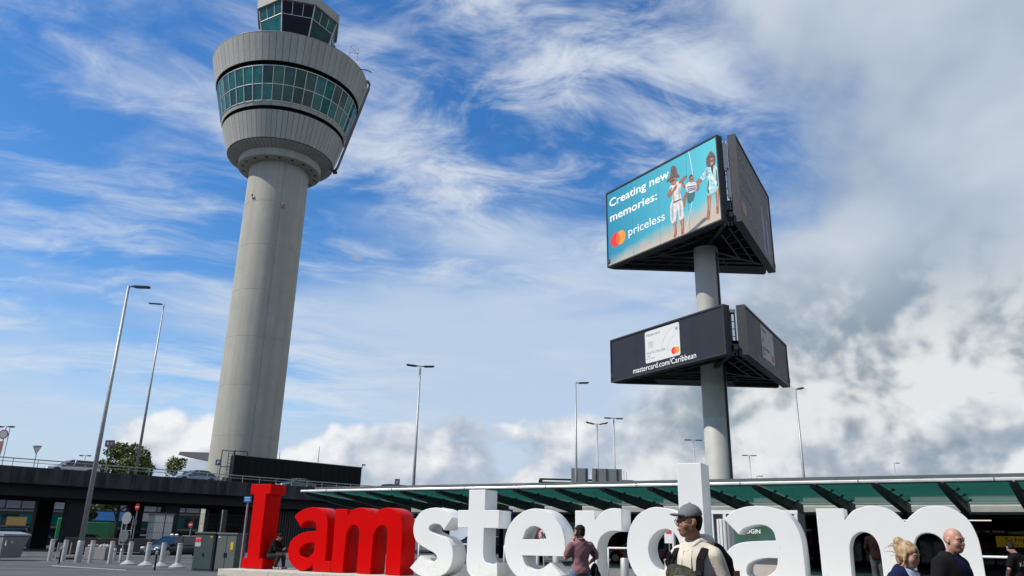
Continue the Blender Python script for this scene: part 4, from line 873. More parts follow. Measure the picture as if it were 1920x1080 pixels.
# green skip lorry
T = thing('green_truck', 'bright green lorry parked beyond the viaduct at left', 'truck', (-49.5, 98.5, 0), R(12))
gp = cm((.015, .20, .05), .4)
MB().box((-1.0, 0, 1.9), (4.6, 2.3, 1.9)).build('body', cm((.015, .14, .05), .5), T, bevel=.05); MB().box((-3.9, 0, 1.95), (1.6, 2.25, 2.6)).build('cab', gp, T, bevel=.12)
MB().box((-4.62, 0, 2.45), (.25, 1.9, .8)).build('windscreen', 'glass_dark', T)
for x in (-3.7, -1.0, .6):
    for y in (-1.05, 1.05): MB().tube([(x, y - .14, .5), (x, y + .14, .5)], .5, 20).build('wheel', 'rubber', T)
MB().box((-1.2, 0, .8), (6.6, .9, .25)).build('chassis', 'dark_metal', T)
# ================================================================== buildings seen beneath the viaduct
BG = thing('office_block', 'low grey office front with window bands seen beneath the viaduct', 'building', (-75, 116, 0), R(14))
MB().box((26, 4, 3.4), (64, 8, 6.8)).build('wall', cm((.04, .045, .05), .7), BG)
for z, h, c_ in ((1.4, 1.2, 'glass_dark'), (3.3, 1.3, 'glass_tower'), (5.4, 1.1, None)):
    wm = MB().box((.95, -.06, z), (1.85, .1, h)).mesh('window')
    for k in range(30): o = newobj('window', wm, c_ or cm((.20, .21, .22), .3, orand=.4), BG); o.location = (-4 + k * 2.05, 0, 0)
for z in (.6, 2.3, 4.5, 6.4): MB().box((26, -.12, z), (64, .18, .22)).build('floor_band', cm((.11, .115, .12), .6), BG)
sg = MB().box((16.5, -.3, 4.0), (5.6, .12, 1.25)).build('shop_sign', cm((.05, .22, .55), .4), BG); MB().box((21.0, -.3, 4.0), (3.0, .12, 1.2)).build('shop_sign', cm((.45, .33, .42), .4), BG)
MB().box((4.0, -.3, 3.0), (2.6, .12, 1.2)).build('shop_sign', cm((.40, .25, .08), .5), BG)
for x in (8, 19, 29.5, 33, 36.5): MB().cyl((x, -1.2, 0), (x, -1.2, 6.5), .09, .09, 8).build('facade_post', cm((.4, .4, .4), .5), BG)
# white site cabin and mesh fence
SC = thing('site_cabin', 'white cabin standing behind the mesh fence under the viaduct', 'cabin', (-32.6, 76.5, 0), R(38))
MB().box((0, 1.2, 1.85), (1.6, 2.4, 3.0)).build('wall', cm((.74, .72, .66), .6), SC); MB().box((0, 1.2, 3.4), (1.75, 2.6, .12)).build('roof', 'grey_paint', SC); MB().box((0, 1.2, .2), (1.6, 2.4, .36)).build('base', 'dark_concrete', SC)
MF = thing('mesh_fence', 'tall fine mesh fence in the shade below the viaduct', 'fence', (-33.8, 73.2, 0), R(34))
for k in range(6): MB().cyl((k * 2.5, 0, 0), (k * 2.5, 0, 3.6), .05, .05, 8).build('post', 'dark_metal', MF)
for k in range(5):
    q = MB()
    for x in np.arange(.1, 2.45, .14): q.bar((k * 2.5 + x, 0, .15), (k * 2.5 + x, 0, 3.5), .016)
    for z in (.15, .9, 1.7, 2.6, 3.5): q.bar((k * 2.5, .02, z), (k * 2.5 + 2.5, .02, z), .03)
    tag(q.build('mesh_panel', 'dark_metal', MF), kind='stuff')
BW = thing('brown_wall', 'low brown panel wall behind the bollards', 'wall', (-33.5, 61.5, 0), R(26))
bp_ = MB().box((.58, 0, .62), (1.14, .15, 1.0)).mesh('panel', bevel=.02)
for k in range(7): o = newobj('panel', bp_, cm((.09, .06, .055), .8), BW); o.location = (k * 1.18, 0, .1)
MB().box((4.1, 0, .08), (8.4, .3, .16)).build('footing', 'dark_concrete', BW)
# dark back wall of the bay behind the taxi
DW = thing('ribbed_hoarding', 'dark ribbed hoarding closing the bay behind the black taxi', 'wall', (-26.5, 88.5, 0), R(44))
rp = MB().box((.14, 0, 2.2), (.2, .12, 4.4)).mesh('rib')
MB().box((10, .2, 2.2), (20, .2, 4.4)).build('backing', cm((.02, .02, .022), .8), DW)
for k in range(66): o = newobj('rib', rp, cm((.035, .035, .037), .7), DW); o.location = (k * .3, 0, 0)

# ================================================================== bollards and small street things
steel_b = [(-26.02, 46.56), (-25.0, 46.1), (-22.96, 45.1), (-21.49, 44.3), (-20.05, 43.4), (-18.6, 42.3), (-17.45, 41.4), (-16.31, 40.6)]
bm_ = MB().lathe([(.122, 0), (.122, 1.13), (.114, 1.16), (.0, 1.17)], 20).mesh('post')
cone = MB().lathe([(.40, 0), (.40, .05), (.145, .22), (.125, .24)], 24).mesh('cone_base')
cap_ = MB().lathe([(.125, 1.09), (.125, 1.13)], 20).mesh('top_band')
ords = ['leftmost', 'second from the left', 'third from the left, right of the lamp post foot', 'fourth from the left', 'fourth from the right, on a cone foot', 'third from the right, on a cone foot', 'second from the right, on a cone foot', 'rightmost, on a cone foot, next to the cabinet']
for i, (x, y) in enumerate(steel_b):
    t = thing('bollard', 'thick steel bollard, %s of the row' % ords[i], 'bollard', (x, y, 0), 0, 'steel bollards in a row')
    autosmooth(newobj('post', bm_, 'steel', t), 40); newobj('top_band', cap_, 'galvanised', t)
    if i >= 4: autosmooth(newobj('cone_base', cone, 'galvanised', t), 40)
for (x, y), w in (((-22.75, 47.3), 'left'), ((-22.2, 47.0), 'right')):
    t = thing('bollard', 'small short steel bollard behind the row, %s one of the pair' % w, 'bollard', (x, y, 0), 0, 'small short bollards')
    autosmooth(MB().lathe([(.09, 0), (.09, .70), (.07, .73), (0, .74)], 16).build('post', 'steel', t), 40); MB().lathe([(.095, .55), (.095, .62)], 16).build('top_band', 'galvanised', t)
for (x, y), w in (((-23.5, 43.0), 'under the second steel bollard'), ((-15.95, 37.2), 'in front of the bollards by the cabinet')):
    t = thing('marker_post', 'thin black marker post %s' % w, 'post', (x, y, 0), 0, 'thin black marker posts')
    MB().cyl((0, 0, 0), (0, 0, .82), .045, .045, 10).build('post', 'black_paint', t); MB().lathe([(.05, .68), (.065, .72), (.065, .82), (.0, .86)], 10).build('head', 'galvanised', t)
t = thing('concrete_block', 'rough concrete barrier block behind the bollards', 'barrier', (-25.2, 50.6, 0), R(-28))
MB().box((0, 0, .36), (2.0, .8, .72)).build('block', cm((.17, .17, .17), .85, bump=.4), t, bevel=.04)
rub = MB(); rr_ = random.Random(3)
for k in range(26): rub.ball((rr_.uniform(-.85, .85), rr_.uniform(-.3, .3), .74 + rr_.uniform(0, .1)), (rr_.uniform(.06, .16), rr_.uniform(.06, .14), rr_.uniform(.05, .12)), 6, 4)
tag(rub.build('rubble', cm((.36, .35, .33), .9), t), kind='stuff')
t = thing('mesh_crate', 'wire mesh crate beside the concrete block', 'crate', (-26.9, 50.0, 0), R(-28))
q = MB()
for x in np.arange(-.4, .41, .1): q.bar((x, -.4, .1), (x, -.4, .95), .015)
for z in np.arange(.1, .96, .12): q.bar((-.4, -.4, z), (.4, -.4, z), .015)
q.build('mesh_side', 'galvanised', t); MB().box((0, 0, .06), (.85, .85, .1)).build('base', 'dark_metal', t)
for x in (-.42, .42):
    for y in (-.42, .42): MB().box((x, y, .5), (.05, .05, .95)).build('corner_post', 'galvanised', t)
t = thing('grey_skip', 'grey wheeled waste container cut by the left edge', 'container', (-28.6, 46.3, 0), R(-25))
MB().add([(-.95, -.6, .15), (.75, -.6, .15), (.75, .6, .15), (-.95, .6, .15), (-.95, -.75, 1.30), (.98, -.75, 1.30), (.98, .75, 1.30), (-.95, .75, 1.30)], [(3, 2, 1, 0), (4, 5, 6, 7), (0, 1, 5, 4), (1, 2, 6, 5), (2, 3, 7, 6), (3, 0, 4, 7)]).build('bin_body', cm((.20, .21, .22), .55), t, bevel=.05)
MB().prism([(-1.0, 1.32), (-1.0, 1.42), (0, 1.55), (1.02, 1.42), (1.02, 1.32)], -.8, .8).build('lid', cm((.24, .25, .26), .5), t)
MB().bar((.98, -.6, 1.1), (1.06, -.6, .8), .06).bar((.98, -.3, 1.0), (1.08, -.3, 1.0), .12).build('side_handle', cm((.5, .5, .48), .5), t)
for x in (-.7, .6): MB().tube([(x, -.62, .1), (x, -.52, .1)], .1, 14).build('wheel', 'rubber', t)
# electricity cabinets
CB_ = thing('electric_cabinet', 'dark green electric cabinet, left one of the pair', 'cabinet', (-14.05, 37.85, 0), R(-14), 'electric cabinets')
MB().box((0, .35, .82), (1.05, .8, 1.64)).build('case', cm((.035, .06, .06), .5), CB_, bevel=.015); MB().box((0, .33, 1.675), (1.12, .88, .07)).build('roof_cap', cm((.07, .10, .09), .5), CB_, bevel=.01)
MB().box((0, -.06, .84), (.92, .03, 1.5)).build('door', cm((.04, .068, .068), .45), CB_)
st_ = MB().box((-.33, -.082, 1.38), (.30, .012, .22)).build('warning_sticker', cm((.60, .06, .06), .5), CB_); MB().box((-.33, -.082, 1.16), (.30, .012, .18)).build('notice_sticker', cm((.45, .46, .46), .5), CB_)
text('LET OP', .07, (-.44, -.092, 1.39), cm((.8, .8, .8), .5), st_)
MB().box((.34, -.082, 1.50), (.1, .012, .07)).build('number_sticker', cm((.6, .4, .03), .5), CB_); MB().box((0, -.09, .72), (.04, .03, .16)).build('handle', 'black_paint', CB_)
C2 = thing('electric_cabinet', 'grey-green electric cabinet, right one of the pair with a yellow sticker', 'cabinet', (-12.93, 37.58, 0), R(-14), 'electric cabinets')
MB().box((0, .35, .82), (1.02, .8, 1.62)).build('case', cm((.10, .12, .115), .5), C2, bevel=.015); MB().box((0, .33, 1.655), (1.08, .88, .07)).build('roof_cap', cm((.12, .14, .13), .5), C2, bevel=.01)
for x in (-.25, .25): d_ = MB().box((x, -.06, .84), (.47, .03, 1.5)).build('door', cm((.11, .13, .125), .45), C2); MB().box((x * .2, -.09, .72), (.03, .03, .2)).build('handle', 'black_paint', d_)
MB().box((.30, -.082, 1.12), (.14, .012, .34)).build('warning_sticker', cm((.65, .42, .02), .5), C2); MB().box((-.4, -.082, 1.5), (.1, .012, .07)).build('number_sticker', cm((.6, .6, .6), .5), C2)
t = thing('traffic_cone', 'red and white traffic cone half hidden behind the dark green cabinet', 'cone', (-16.3, 43.2, 0))
for i in range(5): MB().lathe([(.15 - .022 * i, .05 + .14 * i), (.128 - .022 * i, .19 + .14 * i)], 16).build('band', cm((.6, .05, .03), .5) if i % 2 == 0 else cm((.75, .75, .75), .5), t)
MB().box((0, 0, .025), (.4, .4, .05)).build('base', 'black_paint', t)
# ================================================================== road signs
def pole_sign(loc, rz, label, h, parts, r=.035, lean=0):
    t = thing('road_sign', label, 'road sign', loc, rz, 'road signs on poles'); MB().cyl((0, 0, 0), (0, 0, h), r, r, 10).build('pole', 'galvanised', t)
    for p in parts: p(t)
    return t
def round_plate(z, r, m, x=0.0, y=-.05, name='plate', rim=None):
    def f(t):
        o = MB().tube([(x, y, z), (x, y - .02, z)], r, 32).build(name, m, t)
        if rim: MB().tube([(x, y - .021, z), (x, y - .024, z)], r * .78, 32).build('face', rim, o)
        return o
    return f
def no_entry(z, r):
    def f(t):
        o = MB().tube([(0, -.05, z), (0, -.07, z)], r, 32).build('plate', cm((.26, .012, .02), .4), t); MB().box((0, -.078, z), (r * 1.5, .012, r * .34)).build('white_bar', cm((.42, .42, .43), .4), o)
    return f
def rect(z, w, h, m, x=0.0, y=-.05, name='plate'):
    return lambda t: MB().box((x, y, z), (w, .02, h)).build(name, m, t, bevel=.0)
def frame(z, w, h, x=0.0):
    def f(t):
        q = MB()
        for dz in (-h / 2, h / 2): q.box((x, .05, z + dz), (w, .04, .04))
        for dx in (-w / 2, w / 2): q.box((x + dx, .05, z), (.04, .04, h))
        q.build('frame', 'galvanised', t)
    return f
gb = cm((.24, .26, .28), .5, .3)
def yield_back(t): MB().prism([(-.45, 2.35), (.45, 2.35), (.0, 1.55)], -.06, -.03).build('plate', gb, t); MB().bar((-.4, -.08, 2.3), (0, -.08, 1.6), .03).bar((.4, -.08, 2.3), (0, -.08, 1.6), .03).bar((-.42, -.08, 2.3), (.42, -.08, 2.3), .03).build('edge', 'galvanised', t)
pole_sign((-21.85, 46.3, 0), R(-20), 'large round sign back with frames on a pole behind the bollards', 2.75, [round_plate(2.42, .34, gb, y=-.06), frame(1.95, .72, .42), round_plate(1.45, .34, cm((.10, .12, .13), .5)), frame(1.75, .74, 1.5)])
pole_sign((-33.0, 71.5, 0), R(-30), 'no entry sign high above the mesh fence', 4.1, [no_entry(3.85, .31), round_plate(2.55, .30, cm((.03, .035, .045), .5))])
pole_sign((-29.2, 74.5, 0), R(-30), 'no entry sign on a pole above the black taxi', 2.75, [no_entry(2.48, .30)])
pole_sign(on_deck(2.9, 1.2), VRZ - R(50), 'triangular sign back on the viaduct at the left', 2.4, [yield_back], r=.04)
pole_sign(on_deck(9.3, 2.2), VRZ - R(50), 'dark rectangular sign on a pole in front of the leafy tree', 3.1, [rect(3.25, .95, .62, cm((.03, .04, .07), .4)), rect(3.25, .16, .26, cm((.35, .36, .38), .4), -.18, -.066, 'symbol'), rect(3.25, .2, .2, cm((.38, .18, .18), .4), .2, -.066, 'symbol')])
ps = pole_sign(on_deck(20.4, 2.0), VRZ - R(45), 'small dark parking sign with a letter P beside the tower', 2.6, [rect(2.35, .62, .62, cm((.015, .03, .09), .4))]); text('P', .55, (-.16, -.066, 2.15), cm((.75, .76, .78), .4), ps)
pole_sign(on_deck(43.6, 1.0), VRZ - R(45), 'small grey sign standing in front of the black block', 1.9, [rect(1.75, .62, .9, cm((.06, .07, .08), .4)), rect(1.8, .2, .4, cm((.3, .3, .3), .4), 0, -.066, 'symbol')])
pole_sign(on_deck(.35, .9), VRZ - R(48), 'round red rimmed sign at the left edge above the viaduct', 3.6, [round_plate(3.05, .42, cm((.25, .03, .04), .4), x=-.42, rim=cm((.35, .35, .36), .4)), rect(2.0, .35, .9, cm((.28, .14, .14), .4), -.42)])
bs = pole_sign((-9.62, 29.6, 0), R(-10), 'small blue notice on a leaning pole left of the red I', 2.75, [rect(2.86, .29, .20, cm((.02, .20, .50), .4))])
for k in range(3): MB().box((0, -.066, 2.92 - .05 * k), (.2, .012, .022)).build('text_line', cm((.45, .62, .78), .5), bs)
bs2 = pole_sign((-8.6, 42.0, .0), R(-10), 'blue pedestrian sign on a pole between the red I and a', 3.0, [rect(2.72, .16, .42, cm((.02, .10, .38), .4)), rect(2.7, .07, .2, cm((.7, .75, .8), .4), 0, -.066, 'symbol')])
s30 = pole_sign((1.55, 33.5, .44), R(0), 'round speed limit sign seen through the letter e', 1.75, [round_plate(1.42, .30, cm((.60, .02, .03), .4), rim=cm((.8, .8, .8), .4))]); text('30', .30, (-.17, -.09, 1.31), cm((.01, .01, .01), .4), s30, bold=.006)
ar = pole_sign((.1, 44.5, .44), R(0), 'blue arrow sign hanging in the shade right of the letter t', 2.9, [rect(2.65, .42, .36, cm((.02, .05, .40), .4))]); MB().box((-.03, -.068, 2.65), (.2, .012, .05)).prism([(.06, 2.56), (.06, 2.74), (.16, 2.65)], -.07, -.064).build('arrow', cm((.7, .72, .8), .4), ar)

# ================================================================== behind the letters
pc = car((8.35, 51.5, .44), R(172), 'white police car with red and blue stripes seen through the letter r', whitep, 4.6, 1.85, 1.5, 'estate')
# the side stripes face the plaza (local +y side is towards the letters after the turn)
for x0, c_ in ((1.25, (.60, .01, .02)), (.75, (.02, .03, .45)), (.1, (.60, .01, .02)), (-.4, (.02, .03, .45)), (-1.1, (.60, .01, .02))):
    MB().add([(x0, .915, .88), (x0 + .42, .915, .88), (x0 - .05, .915, .36), (x0 - .47, .915, .36)], [(0, 1, 2, 3)]).build('stripe', cm(c_, .4), pc)
MB().add([(1.55, .5, .835), (1.95, .75, .80), (1.6, .89, .79), (1.2, .7, .86)], [(0, 1, 2, 3)]).build('stripe', cm((.60, .01, .02), .4), pc)
MB().box((-.1, 0, 1.56), (.28, 1.1, .12)).build('light_bar', cm((.03, .08, .5), .2), pc, bevel=.03)
car((8.0, 58.5, .44), R(165), 'tall dark van standing behind the police car', darkp, 5.0, 1.95, 2.1, 'van')
car((8.2, 43.6, .44), R(68), 'dark red car seen through the counter of the letter d', cm((.08, .012, .018), .25, .3), 4.4, 1.8, 1.48, 'hatch')
car((-2.6, 62.0, .44), R(170), 'dark blue car seen low between the letters s and t', navy, 4.5, 1.8, 1.5, 'estate')
def barrier(u0, u1, yb, label):
    a, b = row(u0, yb, .44), row(u1, yb, .44); d = b - a
    t = thing('hand_rail_barrier', label, 'railing', a, math.atan2(d.y, d.x), 'white railings behind the letters'); n = max(2, int(d.length / 1.6) + 1)
    MB().cyl((0, 0, .98), (d.length, 0, .98), .035, .035, 10).build('top_rail', cm((.70, .70, .69), .4), t, True)
    for k in range(n): MB().cyl((d.length * k / (n - 1), 0, 0), (d.length * k / (n - 1), 0, .98), .03, .03, 8).build('post', cm((.66, .66, .65), .4), t, True)
barrier(-1.0, 2.2, 7.5, 'white railing behind the red letters a and m'); barrier(3.2, 7.6, 7.5, 'white railing behind the letters s and t'); barrier(8.3, 9.6, 5.95, 'white railing crossing behind the letter r'); barrier(19.2, 24, 5.5, 'white railing right of the white m')
for (p, r_, h, lab) in [((3.92, 27.0, .44), .14, .68, 'polished steel bollard beside the letter d, left of its bowl'), ((1.75, 28.5, .44), .10, .95, 'slim steel bollard under the bar of the letter e'), ((1.15, 30, .44), .06, .95, 'thin steel post seen below the bar of the e'), ((5.79, 28.0, .44), .06, 2.1, 'tall thin steel pole seen through the letter d'), ((-.9, 31.0, .44), .05, .9, 'thin steel post between the letters t and e')]:
    t = thing('bollard', lab, 'bollard', p); autosmooth(MB().lathe([(r_, 0), (r_, h - .03), (r_ - .02, h), (0, h)], 20).build('post', 'steel', t), 40); MB().lathe([(r_ + .02, 0), (r_ + .02, .03), (r_, .04)], 20).build('foot_ring', 'galvanised', t)
t = thing('litter_bin', 'round steel litter bin seen through the counter of the d', 'bin', (5.5, 27.0, .44))
autosmooth(MB().lathe([(.26, 0), (.26, .60), (.27, .61), (.27, .67), (.22, .68), (.20, .60)], 28).build('drum', 'steel', t), 40); MB().lathe([(.20, .60), (0, .60)], 28).build('opening', 'black_paint', t)
# red and white advertising column and kiosk
t = thing('red_banner', 'narrow red and white banner sign seen through the d', 'sign', (7.25, 36.0, .44), LRZ); MB().box((0, 0, 1.75), (.42, .06, 1.1)).build('panel', cm((.7, .7, .7), .5), t); MB().box((.02, -.036, 1.9), (.28, .01, .6)).build('red_field', cm((.6, .03, .06), .5), t); MB().cyl((0, 0, 0), (0, 0, 1.2), .03).build('pole', 'galvanised', t)
KI = thing('kiosk', 'white framed kiosk with a green poster seen through the white a', 'kiosk', (9.62, 31.4, .44), LRZ)
MB().box((0, 1.0, 1.2), (3.4, 1.6, 2.4)).build('shell', cm((.12, .13, .13), .6), KI)
for x in (-1.62, -1.1, .95, 1.62): MB().box((x, .12, 1.2), (.12, .14, 2.42)).build('frame_post', cm((.72, .76, .76), .4), KI)
for z in (.95, 2.42): MB().box((0, .12, z), (3.4, .16, .14)).build('frame_rail', cm((.72, .76, .76), .4), KI)
def poster_mat():
    m = mat('green_poster', (.055, .125, .075), .4, var=.5, scale=.9, stain=((.02, .09, .11), (.6, .6, .9), .40, .60)); return m
po = MB().box((-.08, .15, 1.70), (1.92, .05, 1.34)).build('poster', poster_mat(), KI); text('& LOGIN', .22, (-.62, .118, 1.62), wh, po, bold=.004)
MB().box((-.2, .10, .42), (2.2, .1, .84)).build('counter_front', cm((.50, .47, .42), .6), KI, bevel=.02); MB().box((-.2, -.02, .90), (2.4, .4, .06)).build('counter_top', cm((.66, .70, .72), .4), KI)
MB().box((1.30, .12, 1.2), (.52, .05, 2.2)).build('rack_back', 'black_paint', KI)
for k in range(7): MB().box((1.30, .06, .35 + k * .29), (.46, .06, .13)).build('magazine_row', cm(((.35, .28, .30), (.30, .33, .36), (.5, .5, .5), (.33, .20, .22))[k % 4], .6), KI)
# pale fluted drum column by the kiosk
t = thing('fluted_column', 'pale fluted column between the letters d and a', 'column', (8.15, 30.0, .44)); autosmooth(MB().lathe([(.30, 0), (.30, 2.08), (.0, 2.1)], 28).build('shaft', cm((.58, .59, .58), .5), t), 40); MB().lathe([(.36, 0), (.36, .2), (.31, .24)], 28).build('foot', 'grey_paint', t)
for k in range(4): a = R(-150 + k * 25); MB().box((.305 * math.cos(a), .305 * math.sin(a), 1.05), (.02, .02, 2.0)).build('joint', 'grey_paint', t)
# yellow notice at the far right, in the shade
t = thing('yellow_sign', 'yellow notice with dark lettering in the shade at far right', 'sign', (25.3, 40.2, .44), CRZ)
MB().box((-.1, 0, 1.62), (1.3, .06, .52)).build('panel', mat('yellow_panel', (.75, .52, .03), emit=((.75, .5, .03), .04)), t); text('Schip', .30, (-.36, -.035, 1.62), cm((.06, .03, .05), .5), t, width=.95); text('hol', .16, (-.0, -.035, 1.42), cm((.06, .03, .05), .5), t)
for x in (-.6, .4): MB().cyl((x, .05, 0), (x, .05, 1.4), .03).build('leg', 'dark_metal', t)

# ================================================================== trees and shrubs
mat('bark', (.09, .065, .045), .9, var=.3, scale=6, bump=.5)
def leafmat(name, c1, c2):
    m = bpy.data.materials.new(name); m.use_nodes = True; nt = m.node_tree; b = nt.nodes['Principled BSDF']; b.inputs['Roughness'].default_value = .55
    tc = nt.nodes.new('ShaderNodeTexCoord'); n = nt.nodes.new('ShaderNodeTexNoise'); n.inputs['Scale'].default_value = 1.3; n.inputs['Detail'].default_value = 5; nt.links.new(tc.outputs['Object'], n.inputs['Vector'])
    cr = nt.nodes.new('ShaderNodeValToRGB'); cr.color_ramp.elements[0].position = .35; cr.color_ramp.elements[1].position = .68; cr.color_ramp.elements[0].color = (*c1, 1); cr.color_ramp.elements[1].color = (*c2, 1)
    nt.links.new(n.outputs[0], cr.inputs[0]); nt.links.new(cr.outputs[0], b.inputs['Base Color'])
    b.inputs['Subsurface Weight'].default_value = 0; M[name] = m
leafmat('leaf', (.045, .068, .012), (.15, .18, .035)); leafmat('leaf_dry', (.07, .075, .02), (.16, .14, .05))
def leaves(clumps, n, size, rng):
    v = np.zeros((n * 4, 3)); C_ = np.array([c[:3] for c in clumps]); Rr = np.array([c[3] for c in clumps]); w = Rr ** 2 / (Rr ** 2).sum()
    idx = rng.choice(len(clumps), n, p=w); d = rng.normal(size=(n, 3)); d /= np.linalg.norm(d, axis=1)[:, None]
    rad_ = rng.uniform(.45, 1.0, n) ** .6 * (1 + rng.normal(size=n) * .10); c = C_[idx] + d * (rad_ * Rr[idx])[:, None] * np.array([1, 1, .85])
    a = rng.normal(size=(n, 3)); a /= np.linalg.norm(a, axis=1)[:, None]; b = np.cross(a, rng.normal(size=(n, 3))); b /= np.linalg.norm(b, axis=1)[:, None]
    s_ = size * rng.uniform(.6, 1.35, n)[:, None]
    for k, (p, q) in enumerate(((-1, 0), (0, -.55), (1, 0), (0, .55))): v[k::4] = c + a * s_ * p + b * s_ * q
    me = bpy.data.meshes.new('crown'); me.from_pydata(v.tolist(), [], [(4 * i, 4 * i + 1, 4 * i + 2, 4 * i + 3) for i in range(n)]); return me
def tree(loc, h, w, label, n=9000, leaf=.24, seed=1, nc=26, m='leaf', base=.35):
    t = thing('tree', label, 'tree', loc, 0, 'trees beyond the viaduct'); rng = np.random.default_rng(seed)
    cl = []
    for k in range(nc):
        a = rng.uniform(0, 2 * math.pi); f = rng.uniform(0, 1); z = h * (base + (1 - base) * f * .9); rr = w * .5 * math.sqrt(max(.05, 1 - ((f - .42) / .62) ** 2)) * rng.uniform(.3, .9)
        cl.append((rr * math.cos(a), rr * math.sin(a), z, w * rng.uniform(.07, .19)))
    tr = MB().tube([(0, 0, 0), (.05, .02, h * .3), (-.03, .05, h * .6), (0, 0, h * .85)], [h * .022, h * .017, h * .011, h * .004], 9).build('trunk', 'bark', t, True)
    for c in cl[:14]:
        z0 = max(h * .2, c[2] - w * .28); MB().tube([(0, .02, z0), (c[0] * .5, c[1] * .5, (z0 + c[2]) / 2), c[:3]], [h * .008, h * .006, h * .002], 6).build('limb', 'bark', tr, True)
    newobj('crown', leaves(cl, n, leaf, rng), m, t); return t
tree((-50.5, 104, 0), 13.4, 8.2, 'dense round green tree behind the viaduct', 11000, .22, 3, 40)
tree((-42.5, 101, 0), 11.3, 4.6, 'loose open tree between the round tree and the tower', 1500, .17, 5, 26, base=.45)
tree((-36.4, 103, 0), 9.2, 3.0, 'small thin tree top peeping over beside the tower foot', 700, .17, 9, 10, base=.5)
tree((-72.5, 106, 0), 12.0, 5.0, 'dark tree top at the far left behind the viaduct', 5000, .24, 8, 24)
tree((-56.5, 108, 0), 10.6, 4.0, 'low bush-like tree left of the dense round tree', 3000, .22, 18, 16)
def shrub(loc, w, h, label, seed, n=700, m='leaf_dry'):
    t = thing('shrub', label, 'shrub', loc, 0, 'shrubs along the viaduct edge'); rng = np.random.default_rng(seed); cl = [(rng.uniform(-w / 2, w / 2), rng.uniform(-.4, .4), rng.uniform(.35, .8) * h, h * rng.uniform(.22, .4)) for _ in range(9)]
    me = leaves(cl, n, .11, rng); me.name = 'foliage'; newobj('foliage', me, m, t)
    for k in range(5): c = cl[k]; MB().tube([(c[0] * .4, 0, 0), c[:3]], [.03, .01], 5).build('stem', 'bark', t)
for i, (s_, w, h, lab) in enumerate([(10.6, 3.0, 1.1, 'low shrub below the dense round tree'), (13.2, 2.6, .95, 'low shrub right of the second lamp post'), (24.0, 2.6, 1.1, 'dry shrub just right of the tower foot'), (27.2, 3.0, 1.25, 'dry shrub at the left end of the black block'), (34.5, 2.2, 1.0, 'dry shrub right of the dark green-grey car'), (37.6, 2.4, 1.15, 'dry shrub before the middle of the black block'), (40.6, 2.4, 1.0, 'dry shrub left of the small grey sign'), (47.6, 2.8, 1.1, 'low shrub at the right end of the black block'), (52.0, 3.0, 1.0, 'low shrub past the right end of the black block')]):
    p = on_deck(s_, 15.6); x, y, z = p; shrub((x, y, 6.55), w, h * 1.35, lab, 40 + i)

# ================================================================== unseen block added behind the viewer and along the right to cut sky light
TB = thing('unseen_sky_blocker', 'unseen grey building block added around the near plaza to cut sky light', 'building', (0, -14, 0))
MB().box((10, -12, 9), (170, 24, 18)).build('wall', cm((.12, .125, .13), .7), TB)
MB().box((52, 14, 8), (30, 40, 16)).build('blocker_wing', cm((.12, .125, .13), .7), TB)
wm = MB().box((0, .05, 0), (5.4, .1, 3.2)).mesh('window')
for k in range(26):
    for z in (3.0, 7.2, 11.4, 15.4): o = newobj('window', wm, 'glass_dark', TB); o.location = (-68 + k * 6.0, 0, z)
for k in range(6):
    for z in (3.0, 7.2, 11.4): o = newobj('window', wm, 'glass_dark', TB); o.location = (36.98, 2 + k * 5.8, z); o.rotation_euler = (0, 0, R(90))

